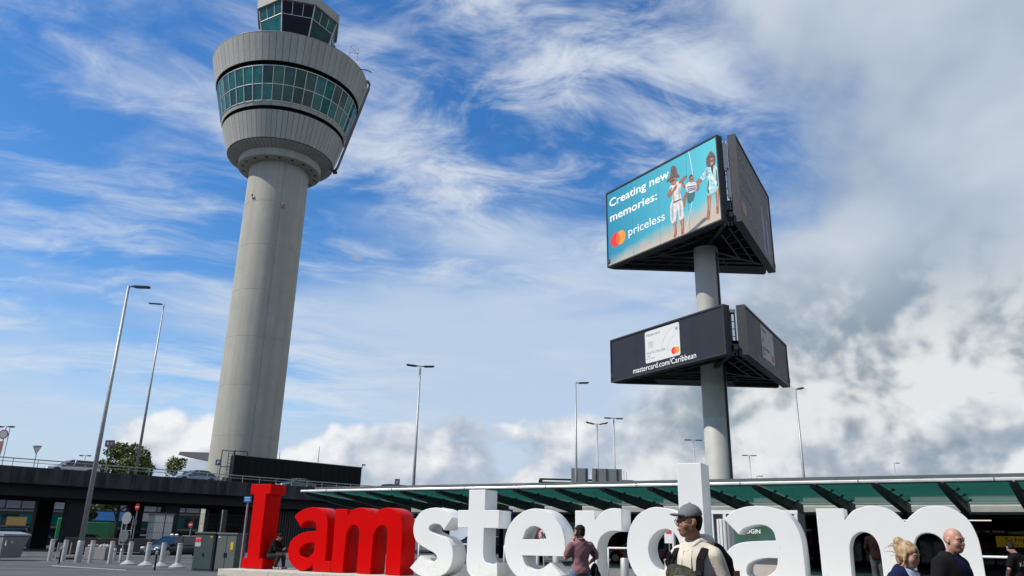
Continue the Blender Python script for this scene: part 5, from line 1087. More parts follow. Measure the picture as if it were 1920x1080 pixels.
# ================================================================== people: signed-distance bodies polygonised with surface nets
class SDF:
    def __init__(s, lo, hi, h=.011):
        s.h = h; s.lo = np.array(lo, float); s.n = np.ceil((np.array(hi) - s.lo) / h).astype(int) + 1
        s.ax = [s.lo[i] + h * np.arange(s.n[i]) for i in range(3)]
        s.d = np.full(s.n, .5, np.float32)
    def _blk(s, lo, hi):
        a = np.maximum(0, np.floor((np.array(lo) - s.lo) / s.h).astype(int)); b = np.minimum(s.n, np.ceil((np.array(hi) - s.lo) / s.h).astype(int) + 1)
        if (b <= a).any(): return None, None
        sl = tuple(slice(i, j) for i, j in zip(a, b)); g = np.meshgrid(*[s.ax[i][sl[i]] for i in range(3)], indexing='ij', sparse=True); return sl, g
    def put(s, sl, q, k, op='u'):
        d = s.d[sl]
        if op == 'u':
            if k > 0: m = np.maximum(k - np.abs(d - q), 0) / k; s.d[sl] = np.minimum(d, q) - m * m * k * .25
            else: s.d[sl] = np.minimum(d, q)
        else:
            if k > 0: m = np.maximum(k - np.abs(d + q), 0) / k; s.d[sl] = np.maximum(d, -q) + m * m * k * .25
            else: s.d[sl] = np.maximum(d, -q)
    def cone(s, a, b, r1, r2, k=.03, op='u', infl=0.0):     # round cone
        a, b = np.array(a, float), np.array(b, float); r1 += infl; r2 += infl; m = max(r1, r2) + k + .05
        sl, g = s._blk(np.minimum(a, b) - m, np.maximum(a, b) + m)
        if sl is None: return s
        ba = b - a; L2 = ba.dot(ba) + 1e-9; px, py, pz = g[0] - a[0], g[1] - a[1], g[2] - a[2]
        t = np.clip((px * ba[0] + py * ba[1] + pz * ba[2]) / L2, 0, 1)
        q = np.sqrt((px - t * ba[0]) ** 2 + (py - t * ba[1]) ** 2 + (pz - t * ba[2]) ** 2) - (r1 + (r2 - r1) * t)
        s.put(sl, q.astype(np.float32), k, op); return s
    def ell(s, c, r, k=.03, op='u', rot=None, infl=0.0):     # ellipsoid, rot = 3x3 columns
        c = np.array(c, float); r = np.array(r, float) + infl; m = r.max() + k + .05
        sl, g = s._blk(c - m, c + m)
        if sl is None: return s
        p = [g[0] - c[0], g[1] - c[1], g[2] - c[2]]
        if rot is not None: p = [p[0] * rot[0][i] + p[1] * rot[1][i] + p[2] * rot[2][i] for i in range(3)]
        k0 = np.sqrt((p[0] / r[0]) ** 2 + (p[1] / r[1]) ** 2 + (p[2] / r[2]) ** 2); k1 = np.sqrt((p[0] / r[0] ** 2) ** 2 + (p[1] / r[1] ** 2) ** 2 + (p[2] / r[2] ** 2) ** 2) + 1e-6
        s.put(sl, (k0 * (k0 - 1) / k1).astype(np.float32), k, op); return s
    def chain(s, pts, rs, k=.03, **kw):
        for i in range(len(pts) - 1): s.cone(pts[i], pts[i + 1], rs[i], rs[i + 1], k, **kw)
        return s
    def half(s, p, n, k=.0):                                # keep the side the normal does not point to
        n = np.array(n, float); n /= np.linalg.norm(n); g = np.meshgrid(*s.ax, indexing='ij', sparse=True)
        q = (g[0] - p[0]) * n[0] + (g[1] - p[1]) * n[1] + (g[2] - p[2]) * n[2]
        s.d = np.maximum(s.d, q.astype(np.float32)); return s
    def wrinkle(s, amp, f, seed=0):
        rg = np.random.default_rng(seed); g = np.meshgrid(*s.ax, indexing='ij', sparse=True); w = 0
        for _ in range(5):
            v = rg.normal(size=3) * f; v[2] *= 1.3; w = w + np.sin(g[0] * v[0] + g[1] * v[1] + g[2] * v[2] + rg.uniform(0, 6) + 1.5 * np.sin(g[2] * f * .6 + rg.uniform(0, 6)))
        s.d = s.d + (w * amp / 5).astype(np.float32); return s
    def mesh(s, name):
        d = s.d; neg = d < 0; n = d.shape
        c = [neg[i:n[0] - 1 + i, j:n[1] - 1 + j, k:n[2] - 1 + k] for i in (0, 1) for j in (0, 1) for k in (0, 1)]
        cnt = sum(x.astype(np.int8) for x in c); act = (cnt > 0) & (cnt < 8)
        idx = -np.ones(act.shape, np.int64); ijk = np.argwhere(act); idx[act] = np.arange(len(ijk))
        acc = np.zeros((len(ijk), 3)); wt = np.zeros(len(ijk)); I, J, K_ = ijk.T
        cor = [(i, j, k) for i in (0, 1) for j in (0, 1) for k in (0, 1)]
        val = {q: d[I + q[0], J + q[1], K_ + q[2]].astype(float) for q in cor}
        for a in cor:
            for ax in range(3):
                if a[ax]: continue
                b = list(a); b[ax] = 1; b = tuple(b); va, vb = val[a], val[b]; m = (va < 0) != (vb < 0); t = np.where(m, va / np.where(m, va - vb, 1), 0)
                p = np.array(a, float)[None, :].repeat(len(I), 0); p[:, ax] += t; acc[m] += p[m]; wt[m] += 1
        v = s.lo + (ijk + acc / wt[:, None]) * s.h; F = []
        for ax in range(3):
            o1, o2 = [(1, 2), (2, 0), (0, 1)][ax]; sl0 = [slice(None)] * 3; sl1 = [slice(None)] * 3; sl0[ax] = slice(0, -1); sl1[ax] = slice(1, None)
            a, b = neg[tuple(sl0)], neg[tuple(sl1)]; e = np.argwhere(a != b); e = e[(e[:, o1] > 0) & (e[:, o2] > 0)]
            e = e[(e[:, o1] < n[o1] - 1) & (e[:, o2] < n[o2] - 1)]
            q = []
            for (u, w) in ((1, 1), (0, 1), (0, 0), (1, 0)):
                m = e.copy(); m[:, o1] -= u; m[:, o2] -= w; q.append(idx[m[:, 0], m[:, 1], m[:, 2]])
            q = np.stack(q, 1); flip = ~a[e[:, 0], e[:, 1], e[:, 2]]; q[flip] = q[flip][:, ::-1]; F.append(q)
        F = np.concatenate(F) if F else np.zeros((0, 4), int); F = F[(F >= 0).all(1)]
        me = bpy.data.meshes.new(name); me.from_pydata(v.tolist(), [], F.tolist()); me.polygons.foreach_set('use_smooth', [True] * len(me.polygons))
        return me
def rotz(a): c, s_ = math.cos(a), math.sin(a); return np.array([[c, -s_, 0], [s_, c, 0], [0, 0, 1.0]])
def rotx(a): c, s_ = math.cos(a), math.sin(a); return np.array([[1.0, 0, 0], [0, c, -s_], [0, s_, c]])
# local frame of a figure: faces -y, its own left hand is at +x
def person(loc, rz, label, skin, H=1.80, yaw=0.0, pitch=0.0, pose=None, top=None, legs=None, shoe=(.03, .03, .03), hair=None, sleeves='long', collar=None, build=1.0, hem=.86, female=False, hgt=None, legscol=None, eyes=True, res=.011, jacket=None, neckz=.004):
    k = H / 1.80; t = thing('person', label, 'person', loc, rz)
    J = dict(pel=(0, 0, .95), waist=(0, .0, 1.08), chest=(0, .0, 1.30), neck=(0, .02, 1.50), sl=(.185, .02, 1.415), sr=(-.185, .02, 1.415), el=(.25, .05, 1.16), er=(-.25, .05, 1.16), wl=(.26, -.06, .91), wr=(-.26, -.06, .91),
             hl=(.09, 0, .93), hr=(-.09, 0, .93), kl=(.10, -.03, .50), kr=(-.10, -.03, .50), al=(.10, .04, .09), ar=(-.10, .04, .09), head=(0, -.015, 1.66), fl=0, fr=0)
    J.update(pose or {}); J = {q: (tuple(np.array(v) * k) if isinstance(v, tuple) else v) for q, v in J.items()}
    P = {q: np.array(v) for q, v in J.items() if isinstance(v, tuple)}
    allp = np.array(list(P.values())); lo = allp.min(0) - .30; hi = allp.max(0) + .30; lo[2] = min(lo[2], -.02)
    up0 = P['neck'] - P['chest']; up0 = up0 / np.linalg.norm(up0)
    b = build; dx = .165 * k * b
    HR = rotz(yaw) @ rotx(pitch); hc = P['head']; hp = lambda x, y, z: tuple(hc + HR @ (np.array((x, y, z)) * k))
    def torso(S, infl=0.0, kk=.05):
        side = (P['sl'] - P['sr']); side = side / (np.linalg.norm(side) + 1e-9); up = P['chest'] - P['pel']; up = up / np.linalg.norm(up); fw = np.cross(side, up); fw /= np.linalg.norm(fw); up = np.cross(fw, side) * 1.0
        Rm = np.stack([side, -fw if False else fw, up], 1)
        S.ell(P['pel'] + up * .0, (.165 * k * b, .118 * k * b, .14 * k), kk, rot=Rm, infl=infl)
        S.ell(P['waist'], (.150 * k * b, .108 * k * b, .15 * k), kk, rot=Rm, infl=infl)
        S.ell(P['chest'], (.172 * k * b, .122 * k * b, .19 * k), kk, rot=Rm, infl=infl)
        dn_ = -up0 * .022 * k; S.cone(P['sl'] * .84 + P['sr'] * .16 + dn_, P['sr'] * .84 + P['sl'] * .16 + dn_, .052 * k, .052 * k, kk, infl=infl)
        nb = P['neck'] - up0 * .028 * k; S.cone(nb * .45 + P['sl'] * .55, nb, .046 * k, .050 * k, kk, infl=infl); S.cone(nb * .45 + P['sr'] * .55, nb, .046 * k, .050 * k, kk, infl=infl)
        if female:
            for s_ in (-1, 1): S.ell(P['chest'] + side * (.08 * s_) + fw * (-.0) - np.cross(side, up) * 0 + np.array((0, 0, -.03)) + (fw * .09 if fw[1] < 0 else -fw * .09), (.07, .06, .07), .05, infl=infl)
    def arm(S, s_, infl=0.0, upto=1.0, r=(.056, .043, .030)):
        sh, el, wr = P['s' + s_], P['e' + s_], P['w' + s_]
        if upto <= .5: S.cone(sh, sh + (el - sh) * (upto * 2), r[0] * k, r[0] * k * .98, .03, infl=infl)
        else: S.cone(sh, el, r[0] * k, r[1] * k, .03, infl=infl); S.cone(el, el + (wr - el) * ((upto - .5) * 2), r[1] * k, r[2] * k, .015, infl=infl)
    def leg(S, s_, infl=0.0, upto=1.0):
        S.cone(P['h' + s_], P['k' + s_], .088 * k * b, .058 * k, .04, infl=infl); a = P['k' + s_] + (P['a' + s_] - P['k' + s_]) * upto
        m = P['k' + s_] * .65 + P['a' + s_] * .35 + np.array((0, .012, 0)); S.cone(P['k' + s_], m, .056 * k, .054 * k, .03, infl=infl); S.cone(m, a, .054 * k, .038 * k, .03, infl=infl)
    # ---- body: one continuous skin
    S_ = SDF(lo, hi, res); torso(S_)
    for s_ in 'lr': arm(S_, s_); leg(S_, s_)
    S_.cone(P['neck'] + np.array((0, .0, -.03)), hp(0, .018, -.07), .056 * k, .052 * k, .02)
    S_.ell(hp(0, .006, .035), np.array((.076, .090, .088)) * k, .02, rot=HR); S_.ell(hp(0, -.018, -.040), np.array((.067, .076, .084)) * k, .03, rot=HR)
    S_.ell(hp(0, -.058, -.088), np.array((.030, .030, .026)) * k, .03, rot=HR)                                   # chin
    S_.cone(hp(0, -.088, .022), hp(0, -.104, -.020), .009 * k, .0145 * k, .014); S_.cone(hp(-.045, -.078, .030), hp(.045, -.078, .030), .013 * k, .013 * k, .02)   # nose, brow
    for s_ in (-1, 1):
        S_.ell(hp(.035 * s_, -.098, .010), np.array((.015, .014, .009)) * k, .014, op='s', rot=HR); S_.ell(hp(.080 * s_, .012, -.004), np.array((.011, .022, .034)) * k, .008, rot=HR); S_.ell(hp(.046 * s_, -.062, -.028), np.array((.022, .022, .022)) * k, .03, rot=HR)
    S_.ell(hp(0, -.094, -.056), np.array((.026, .012, .010)) * k, .01, rot=HR)                                       # lips
    S_.ell(hp(0, -.112, -.057), np.array((.022, .010, .0025)) * k, .004, op='s', rot=HR)
    for s_ in 'lr':                                        # hands: palm, four fingers, thumb
        w, e = P['w' + s_], P['e' + s_]; d = (w - e) / np.linalg.norm(w - e); hd = J.get('hand_' + s_); hd = np.array(hd, float) if hd is not None else d; hd = hd / np.linalg.norm(hd)
        sd = np.array(J.get('palm_' + s_, (0, 1, 0)), float) if not isinstance(J.get('palm_' + s_), np.ndarray) else J['palm_' + s_]; sd = sd - hd * sd.dot(hd); sd /= np.linalg.norm(sd); nn = np.cross(hd, sd); cu = -1 if s_ == 'l' else 1; nn = nn * cu
        pc_ = w + hd * .045 * k; S_.cone(w, w + hd * .07 * k, .026 * k, .030 * k, .015); S_.cone(w + hd * .04 * k + sd * .022 * k, w + hd * .075 * k - sd * .022 * k, .019 * k, .019 * k, .012)
        curl = J.get('curl', .5)
        for i, (o_, L_) in enumerate(((.028, .068), (.010, .078), (-.009, .072), (-.027, .056))):
            a0 = w + hd * .082 * k + sd * o_ * k; a1 = a0 + (hd * math.cos(curl) + nn * math.sin(curl)) * L_ * .5 * k; a2 = a1 + (hd * math.cos(curl * 2.2) + nn * math.sin(curl * 2.2)) * L_ * .5 * k
            S_.cone(a0, a1, .0098 * k, .0092 * k, .004); S_.cone(a1, a2, .0092 * k, .0082 * k, .003)
        th = w + hd * .025 * k + sd * .026 * k; S_.cone(th, th + (hd * .7 + sd * .6 + nn * .35) * .038 * k, .012 * k, .011 * k, .008); S_.cone(th + (hd * .7 + sd * .6 + nn * .35) * .038 * k, th + (hd * 1.5 + sd * .8 + nn * .7) * .036 * k, .011 * k, .0095 * k, .004)
    newobj('body', S_.mesh('body'), skin, t)
    # ---- clothes: shells round the body
    if legs:
        S_ = SDF(lo, hi, res); up_ = P['waist'] - P['pel']
        S_.ell(P['pel'], (.168 * k * b, .122 * k * b, .15 * k), .05, infl=.014)
        for s_ in 'lr': leg(S_, s_, .022, .93)
        S_.wrinkle(.006, 26, 3); S_.half(P['pel'] + up_ * .85, up_); newobj('trousers', S_.mesh('trousers'), legs, t)
    if top:
        S_ = SDF(lo, hi, res); torso(S_, .020, .06)
        if legs is not None and hem < .95: S_.ell(P['pel'] + np.array((0, 0, -.02)), (.172 * k * b, .126 * k * b, .14 * k), .06, infl=.016)
        for s_ in 'lr': arm(S_, s_, .020, {'long': .97, 'short': .36}[sleeves], (.057, .048, .036))
        S_.wrinkle(.008, 24, 5); dn = P['pel'] - P['waist']; S_.half(P['pel'] + dn * ((.95 - hem) / .13), dn); S_.cone(P['neck'] + np.array((0, -.014, .012)), P['neck'] + np.array((0, -.035, .27)), .060 * k, .115 * k, .01, op='s'); S_.half(P['neck'] + up0 * .050 * k, up0 + np.array((0, -.35, 0)))
        newobj('shirt', S_.mesh('shirt'), top, t)
    if jacket:                                              # open jacket: a looser shell cut away down the front
        S_ = SDF(lo - .06, hi + .06, res); torso(S_, .032, .07); S_.ell(P['pel'] + np.array((0, 0, -.06)), (.175 * k * b, .13 * k * b, .16 * k), .06, infl=.04)
        for s_ in 'lr': arm(S_, s_, .028, .98, (.058, .052, .042))
        S_.wrinkle(.012, 17, 11); dn = P['pel'] - P['waist']; S_.half(P['pel'] + dn * ((.95 - hem + .08) / .13), dn); S_.cone(P['neck'] + np.array((0, -.014, .012)), P['neck'] + np.array((0, -.035, .27)), .068 * k, .115 * k, .01, op='s'); S_.half(P['neck'] + up0 * .060 * k, up0 + np.array((0, -.35, 0)))
        ow = jacket[1]
        S_.ell(P['chest'] + np.array((0, -.20, -.22)), (ow * .75, .15, .44), .03, op='s'); S_.ell(P['neck'] + np.array((0, -.13, -.05)), (ow * .9, .13, .16), .03, op='s')
        newobj('jacket', S_.mesh('jacket'), jacket[0], t)
    for s_ in 'lr':                                         # shoes
        a = P['a' + s_]; S_ = SDF(a - .35, a + .35, .012); fa = J.get('f' + s_, 0); fd = np.array((math.sin(fa), -math.cos(fa), 0)); z = a[2] - .06 * k
        S_.cone(a + np.array((0, .0, -.035 * k)) - fd * .025, a + fd * .14 * k + np.array((0, 0, -.05 * k)), .045 * k, .037 * k, .03); S_.cone(a + np.array((0, 0, -.01)), a + np.array((0, 0, -.05 * k)), .047 * k, .045 * k, .02); S_.half(a + np.array((0, 0, -.088 * k)), (0, 0, -1)); newobj('shoe', S_.mesh('shoe'), cm(shoe, .6), t)
    # ---- face details
    if eyes:
        for s_ in (-1, 1):
            e_ = MB().ball(hp(.034 * s_, -.0835, .010), .0115 * k, 10, 8).build('eye', cm((.26, .22, .20), .5), t, True); MB().ball(hp(.034 * s_, -.0895, .010), .0070 * k, 8, 6).build('iris', cm((.03, .02, .015), .3), e_, True)
            MB().tube([hp(.018 * s_, -.094, .030), hp(.034 * s_, -.096, .035), hp(.054 * s_, -.084, .031)], [.004 * k, .0045 * k, .003 * k], 6).build('eyebrow', hair[0] if hair else cm((.10, .06, .04), .8), t, True)
        MB().tube([hp(-.022, -.101, -.057), hp(0, -.108, -.055), hp(.022, -.101, -.057)], [.003 * k, .005 * k, .003 * k], 6).build('lips', cm((.30, .10, .08), .5), t, True)
    if hair:
        hm, kind = hair; S_ = SDF(hc - .26, hc + .26, .008)
        if kind == 'short':
            S_.ell(hp(0, .010, .044), np.array((.084, .097, .092)) * k, .0, rot=HR); S_.ell(hp(0, .040, -.02), np.array((.076, .060, .075)) * k, .02, rot=HR); S_.ell(hp(0, -.085, -.030), np.array((.088, .085, .086)) * k, .01, op='s', rot=HR)
            S_.ell(hp(.085, -.01, -.03), (.03, .035, .05), .01, op='s', rot=HR); S_.ell(hp(-.085, -.01, -.03), (.03, .035, .05), .01, op='s', rot=HR); S_.wrinkle(.006, 80, 2)
        elif kind == 'stubble':
            S_.ell(hp(0, .014, .022), np.array((.0775, .0905, .080)) * k, .0, rot=HR); S_.ell(hp(0, -.050, .030), np.array((.10, .100, .16)) * k, .006, op='s', rot=HR); S_.ell(hp(0, .0, .12), np.array((.066, .10, .05)) * k, .006, op='s', rot=HR)
        elif kind == 'bun':
            S_.ell(hp(0, .020, .046), np.array((.092, .112, .098)) * k, .0, rot=HR); S_.ell(hp(0, .055, -.02), np.array((.086, .072, .10)) * k, .03, rot=HR); S_.ell(hp(0, -.095, -.035), np.array((.076, .090, .088)) * k, .012, op='s', rot=HR)
            S_.ell(hp(0, .115, .105), np.array((.058, .056, .052)) * k, .02, rot=HR); S_.ell(hp(0, .125, .055), np.array((.05, .045, .05)) * k, .02, rot=HR)
            for s_ in (-1, 1): S_.cone(hp(.082 * s_, -.012, .02), hp(.085 * s_, .004, -.105), .020 * k, .010 * k, .02)
            S_.wrinkle(.007, 60, 4)
        elif kind == 'undercap':
            S_.ell(hp(0, .018, .018), np.array((.080, .088, .086)) * k, .0, rot=HR); S_.ell(hp(0, .046, -.035), np.array((.062, .044, .048)) * k, .02, rot=HR); S_.ell(hp(0, -.088, -.02), np.array((.10, .098, .14)) * k, .01, op='s', rot=HR)
            for s_ in (-1, 1): S_.ell(hp(.085 * s_, -.0, -.02), (.022, .03, .05), .008, op='s', rot=HR)
        newobj('hair', S_.mesh('hair'), hm, t)
        if kind == 'bun':
            rg = random.Random(5)
            for q in range(9):
                a = rg.uniform(-.06, .06); p0 = hp(a, .10 + rg.uniform(-.02, .03), rg.uniform(-.06, .12)); d_ = np.array((rg.uniform(-.05, .05), rg.uniform(.03, .08), rg.uniform(-.06, .03))); w_ = HR @ d_; MB().tube([p0, tuple(np.array(p0) + w_ * .6 + np.array((0, 0, .01))), tuple(np.array(p0) + w_ * 1.3)], [.004, .003, .001], 5).build('hair_strand', hm, t, True)
    return t, P, hp, HR, k
def cloth(name, col, var=.12, scale=7, rough=.9, **kw): return mat(name, col, rough, var=var, scale=scale, bump=.25, bscale=90, spec=.15, **kw)
cloth('cream_fleece', (.62, .58, .50)); cloth('black_cloth', (.008, .008, .010)); cloth('navy_cloth', (.008, .012, .055)); cloth('deep_navy', (.006, .008, .045)); cloth('mauve_cloth', (.25, .13, .145), var=.2); cloth('denim', (.10, .20, .34), var=.35, scale=12)
cloth('grey_cloth', (.06, .066, .066)); cloth('brown_cloth', (.014, .006, .005)); cloth('cap_cloth', (.17, .18, .20)); cloth('hi_vis', (.75, .16, .02)); cloth('dark_trousers', (.02, .022, .028))
mat('blouse_print', (.34, .42, .66), .8, var=.5, scale=14, stain=((.78, .78, .82), (16, 16, 9), .50, .56)); mat('camo', (.045, .05, .025), .8, var=.6, scale=16, stain=((.012, .013, .008), (22, 22, 22), .48, .52)); mat('blond', (.34, .23, .12), .55, var=.6, scale=34, stretch=(1, 1, .25)); mat('dark_hair', (.008, .006, .005), .7, spec=.2, var=.4, scale=40); mat('grey_stubble', (.40, .235, .185), .8, var=.12, scale=60)

# ---- man with the cap, backpack and camouflage sling bag
walk = dict(kl=(.10, -.16, .52), al=(.11, -.10, .09), kr=(-.10, .03, .50), ar=(-.10, .26, .12))
CAPM, P, hp, HR, k = person((1.60, 6.9, 0), R(-47), 'man in grey cap and cream hoodie walking past the letter d', 'skin_tan', 1.885, yaw=R(-38), pitch=R(2), top='cream_fleece', legs='dark_trousers', sleeves='long', hair=('dark_hair', 'undercap'), build=.94,
    pose=dict(walk, el=(.225, .08, 1.15), wl=(.24, -.02, .90), er=(-.25, -.02, 1.18), wr=(-.22, -.20, .98), head=(0, -.045, 1.665), sl=(.165, .02, 1.405), sr=(-.165, .02, 1.405)))
S_ = SDF(P['head'] - .3, P['head'] + .3, .008); S_.ell(hp(0, .006, .052), np.array((.090, .101, .094)) * k, 0, rot=HR); S_.half(hp(0, 0, .040), HR @ np.array((0, .10, -1.0))); S_.ell(hp(0, .01, .150), (.012, .012, .008), .006)
newobj('cap_crown', S_.mesh('cap_crown'), 'cap_cloth', CAPM)
S_ = SDF(P['head'] - .35, P['head'] + .35, .007); S_.ell(hp(0, -.088, .054), np.array((.074, .076, .013)) * k, 0, rot=HR @ rotx(R(-8))); S_.ell(hp(0, -.08, .022), np.array((.07, .10, .026)) * k, .01, op='s', rot=HR); newobj('cap_peak', S_.mesh('cap_peak'), 'cap_cloth', CAPM)
gl_ = MB()
for s_ in (-1, 1): gl_.tube([hp(s_ * (.034 + .025 * math.cos(a)), -.108, .006 + .019 * math.sin(a)) for a in np.linspace(0, 2 * math.pi, 14)[:-1]], .0028, 5, closed=True); gl_.tube([hp(.06 * s_, -.105, .012), hp(.084 * s_, .01, .012)], .0028, 5)
gl_.tube([hp(-.01, -.110, .010), hp(.01, -.110, .010)], .0028, 5).build('glasses', 'black_paint', CAPM)
# hood lying on the shoulders, and drawstrings
S_ = SDF(P['neck'] - .32, P['neck'] + .32, .009)
nk = P['neck'] + np.array((0, .0, .02))
for i in range(15):
    a = math.pi * 2 * i / 15; q = nk + np.array((.100 * math.sin(a), .035 - .085 * math.cos(a), -.012 + .03 * (1 - math.cos(a)) * .5)); q2 = nk + np.array((.100 * math.sin(a + .42), .035 - .085 * math.cos(a + .42), -.012 + .03 * (1 - math.cos(a + .42)) * .5)); S_.cone(q, q2, .031, .031, .015)
S_.ell(nk + np.array((0, .125, -.015)), (.10, .05, .075), .04); S_.cone(nk + np.array((-.07, -.05, -.01)), nk + np.array((0, -.11, -.09)), .022, .018, .02); S_.cone(nk + np.array((.07, -.05, -.01)), nk + np.array((0, -.11, -.09)), .022, .018, .02); S_.wrinkle(.008, 40, 6); newobj('hood', S_.mesh('hood'), 'cream_fleece', CAPM)
for x in (-.035, .045): MB().tube([nk + np.array((x, -.125, -.08)), nk + np.array((x * 1.1, -.150, -.16)), nk + np.array((x * 1.3, -.158, -.235))], .005, 6).build('drawstring', cm((.45, .42, .36), .8), CAPM, True)
def to_world(t, p): return t.matrix_basis @ Vector(p)
def worn(name, label, cat, t, group=None): return thing(name, label, cat, t.location, t.rotation_euler.z, group)
BP = worn('backpack', 'black backpack on the back of the man in the cap', 'backpack', CAPM)
S_ = SDF((-.35, .05, .8), (.4, .65, 1.75), .012); S_.ell((.02, .27, 1.30), (.18, .13, .28), .05); S_.ell((.02, .33, 1.18), (.165, .12, .17), .05); S_.ell((0, .25, 1.48), (.12, .08, .09), .05); S_.wrinkle(.012, 18, 8); newobj('bag', S_.mesh('bag'), 'black_cloth', BP)
for s_, z_ in ((1, 0), (-1, 0)):
    pts = [(.125 * s_, .17, 1.50), (.13 * s_, .06, 1.545), (.135 * s_, -.05, 1.525), (.140 * s_, -.135, 1.44), (.150 * s_, -.168, 1.32), (.17 * s_, -.158, 1.20), (.20 * s_, -.08, 1.10), (.20 * s_, .08, 1.05)]
    q = MB()
    for a, b in zip(pts[:-1], pts[1:]): q.bar(a, b, .062 if a[1] < .1 else .03, .018, up=(s_ * .25, -1, .6))
    q.build('strap', 'black_cloth', BP)
MB().box((.15, -.182, 1.34), (.06, .02, .035)).build('buckle', 'black_paint', BP); MB().box((.20, .30, 1.33), (.02, .10, .05)).build('side_label', cm((.30, .10, .04), .7), BP); MB().tube([(-.04, .20, 1.52), (-.03, .2, 1.58), (.03, .2, 1.58), (.04, .20, 1.52)], .01, 6).build('carry_loop', 'black_cloth', BP)
SB = worn('sling_bag', 'camouflage sling bag across the chest of the man in the cap', 'bag', CAPM)
S_ = SDF((-.4, -.5, .85), (.4, .1, 1.5), .010); S_.ell((.0, -.185, 1.30), (.17, .06, .095), .03, rot=np.array([[.93, 0, .36], [0, 1, 0], [-.36, 0, .93]])); S_.ell((.01, -.225, 1.27), (.12, .045, .06), .03); S_.wrinkle(.010, 28, 9); newobj('pouch', S_.mesh('pouch'), 'camo', SB)
pts = [(-.15, -.15, 1.52 - .02), (-.185, -.14, 1.40), (-.17, -.17, 1.42), (-.13, -.18, 1.36)]
q = MB()
for a, b in zip(pts[:-1], pts[1:]): q.bar(a, b, .035, .012, up=(0, -1, .1))
q.build('strap', 'black_cloth', SB); pts = [(.10, -.17, 1.24), (.17, -.12, 1.20), (.20, 0, 1.2)]; q = MB()
for a, b in zip(pts[:-1], pts[1:]): q.bar(a, b, .035, .012, up=(0, -.2, 1))
q.build('strap', 'black_cloth', SB); MB().box((.03, -.268, 1.31), (.12, .012, .012)).build('zip', cm((.25, .25, .22), .5), SB)

# ---- bald man in a black jacket
BALD, P, hp, HR, k = person((4.62, 8.42, 0), R(33), 'bald man in black jacket and navy top before the white m', 'skin_pink', 1.80, yaw=R(-6), pitch=R(6), top='deep_navy', legs='dark_trousers', hair=('grey_stubble', 'stubble'), build=1.12, jacket=('black_cloth', .085), pose=dict(walk, head=(0, -.05, 1.655), er=(-.27, .04, 1.17), wr=(-.27, -.10, .92), el=(.27, .06, 1.17), wl=(.27, -.04, .92)))
# ---- woman with the bun
WOM, P, hp, HR, k = person((3.80, 7.75, 0), R(38), 'woman with blond bun in navy cardigan and patterned blouse', 'skin', 1.64, yaw=R(0), pitch=R(14), top='blouse_print', legs='denim', hair=('blond', 'bun'), build=1.05, female=True, jacket=('navy_cloth', .12), pose=dict(walk, head=(0, -.05, 1.65)))
nk = P['neck']; ch = P['chest']
for x in (-1, 1):
    q = MB(); pts = [nk + np.array((.075 * x, .0, .0)), nk + np.array((.085 * x, -.09, -.06)), nk + np.array((.055 * x, -.145, -.20)), nk + np.array((.015 * x, -.165, -.34))]
    for a, b in zip(pts[:-1], pts[1:]): q.bar(a, b, .016, .006, up=(0, -1, .3))
    q.build('lanyard', cm((.42, .08, .12), .7), WOM)
    q = MB(); pts = [nk + np.array((.105 * x, -.10, -.08)), ch + np.array((.125 * x, -.165, -.06)), ch + np.array((.13 * x, -.17, -.30))]
    for a, b in zip(pts[:-1], pts[1:]): q.bar(a, b, .014, .010, up=(0, -1, .3))
    q.build('cardigan_edge', cm((.72, .73, .76), .8), WOM)
S_ = SDF(nk - .2, nk + .2, .009)
for x in (-1, 1): S_.cone(nk + np.array((.055 * x, .05, .0)), nk + np.array((.10 * x, -.07, -.035)), .022, .020, .02); S_.cone(nk + np.array((.10 * x, -.07, -.035)), nk + np.array((.075 * x, -.125, -.10)), .018, .010, .02)
newobj('blouse_collar', S_.mesh('blouse_collar'), cm((.70, .72, .78), .8), WOM)
# ---- man on the phone, seen from behind
PH, P, hp, HR, k = person((1.48, 16.3, 0), R(196), 'man in mauve polo shirt and jeans on the phone before the r', 'skin', 1.92, yaw=R(58), pitch=R(2), top='mauve_cloth', legs='denim', sleeves='short', hair=('dark_hair', 'short'), build=1.0, hem=.90,
    pose=dict(sl=(.195, .03, 1.405), el=(.27, -.03, 1.20), wl=(.145, .0, 1.48), er=(-.345, -.04, 1.22), wr=(-.26, -.22, 1.10), hand_l=(-.30, .22, .9), palm_l=(-.3, -.8, 0), hand_r=(.8, -.4, -.1), curl=.75, kl=(.10, -.06, .51), al=(.11, .02, .09)))
S_ = SDF(P['neck'] - .2, P['neck'] + .2, .009)
for i in range(12):
    a = math.pi * 2 * i / 12; f_ = lambda a: P['neck'] + np.array((.070 * math.sin(a), .018 - .07 * math.cos(a), .018 - .02 * math.cos(a))); S_.cone(f_(a), f_(a + .55), .017, .017, .01)
newobj('polo_collar', S_.mesh('polo_collar'), 'mauve_cloth', PH); MB().lathe([(.172, .955), (.176, .965), (.176, .99), (.172, 1.0)], 30).build('belt', cm((.015, .01, .01), .6), PH)
t = worn('phone', 'dark mobile phone held to the ear of the man in mauve', 'phone', PH); MB().box(hp(.098, -.03, -.035), (.012, .07, .145), Matrix(np.array(HR @ rotx(R(-22))).tolist())).build('case', 'black_paint', t, bevel=.005); MB().box(hp(.0905, -.03, -.035), (.002, .062, .135), Matrix(np.array(HR @ rotx(R(-22))).tolist())).build('screen', 'glass_dark', t)
t = worn('shoulder_bag', 'black shoulder bag hanging at the right hip of the man in mauve', 'bag', PH)
S_ = SDF((-.65, -.35, .65), (.0, .35, 1.4), .012); S_.ell((-.30, .02, 1.02), (.065, .15, .17), .04); S_.ell((-.33, .02, .93), (.085, .165, .11), .04); S_.wrinkle(.012, 20, 4); newobj('bag', S_.mesh('bag'), 'black_cloth', t)
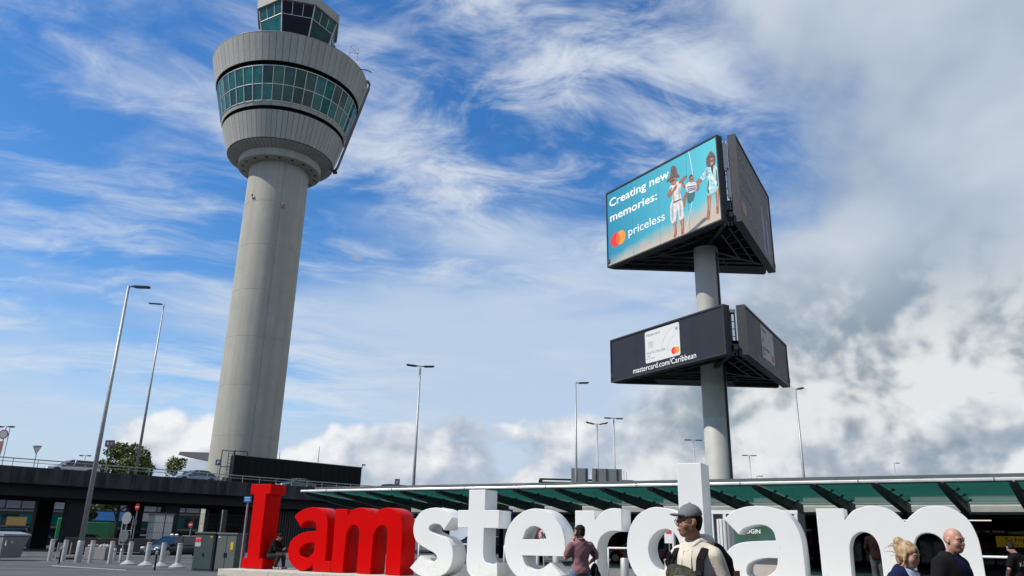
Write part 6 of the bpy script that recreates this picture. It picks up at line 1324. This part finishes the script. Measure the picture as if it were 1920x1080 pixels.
q = MB(); pts = [(-.28, .09, 1.12), (-.265, .11, 1.25), (-.25, .08, 1.40), (-.20, -.0, 1.58)]
for a, b in zip(pts[:-1], pts[1:]): q.bar(a, b, .03, .010, up=(-1, 0, .2))
q.build('strap', 'black_cloth', t)
# ---- person sitting on the foot of the red I
sp_ = row(-2.42, .34, .465)
SIT, P, hp, HR, k = person(tuple(sp_), LRZ + R(104), 'person in dark clothes sitting on the foot of the red I', 'skin_tan', 1.75, yaw=R(-10), pitch=R(28), top='black_cloth', legs='dark_trousers', shoe=(.30, .29, .27), hair=('dark_hair', 'short'), eyes=True, res=.013,
    pose=dict(pel=(0, .0, .46), waist=(0, -.03, .60), chest=(0, -.12, .80), neck=(0, -.20, .98), sl=(.185, -.18, .93), sr=(-.185, -.18, .93), el=(.24, -.30, .68), er=(-.24, -.30, .68), wl=(.08, -.48, .70), wr=(-.08, -.46, .68), hl=(.09, -.02, .44), hr=(-.09, -.02, .44), kl=(.14, -.46, .50), kr=(-.13, -.44, .48), al=(.13, -.48, .09), ar=(-.12, -.28, .09), head=(0, -.28, 1.12)), hem=.95)
# ---- man in a black T-shirt at the right edge
RT, P, hp, HR, k = person((12.0, 19.1, 0), R(205), 'man in black printed T-shirt at the right edge looking down', 'skin_pink', 1.82, yaw=R(-30), pitch=R(30), top='black_cloth', legs='dark_trousers', sleeves='short', hair=('dark_hair', 'short'), build=1.05, res=.013, pose=dict(head=(.0, -.08, 1.645), el=(.28, -.02, 1.17), wl=(.27, -.14, .93)))
pq = [(-.06, 1.36), (.02, 1.32), (.03, 1.24), (-.05, 1.27)]
for dx, m_ in ((.0, (.45, .40, .16)), (.075, (.25, .27, .28))):
    MB().add([(a + dx - .0, .150, b) for a, b in pq] + [(a + dx, .135, b) for a, b in pq], [(0, 1, 2, 3), (7, 6, 5, 4), (0, 4, 5, 1), (1, 5, 6, 2), (2, 6, 7, 3), (3, 7, 4, 0)]).build('shirt_print', cm(m_, .8), RT)
# ---- person behind the white m
BM, P, hp, HR, k = person((10.15, 22.2, .44), R(150), 'person in brown top and grey trousers seen through the white m', 'skin_tan', 1.76, yaw=R(10), pitch=R(15), top='brown_cloth', legs='grey_cloth', hair=('dark_hair', 'short'), res=.014, pose=dict(el=(.26, -.08, 1.19), wl=(.20, -.28, 1.08), head=(0, -.06, 1.65)))
# ---- road worker far under the viaduct
person((-43.5, 80.5, 0), R(30), 'road worker in orange and yellow far under the viaduct', 'skin', 1.78, top='hi_vis', legs=cm((.6, .5, .03), .8), hair=('dark_hair', 'short'), res=.018, eyes=False)
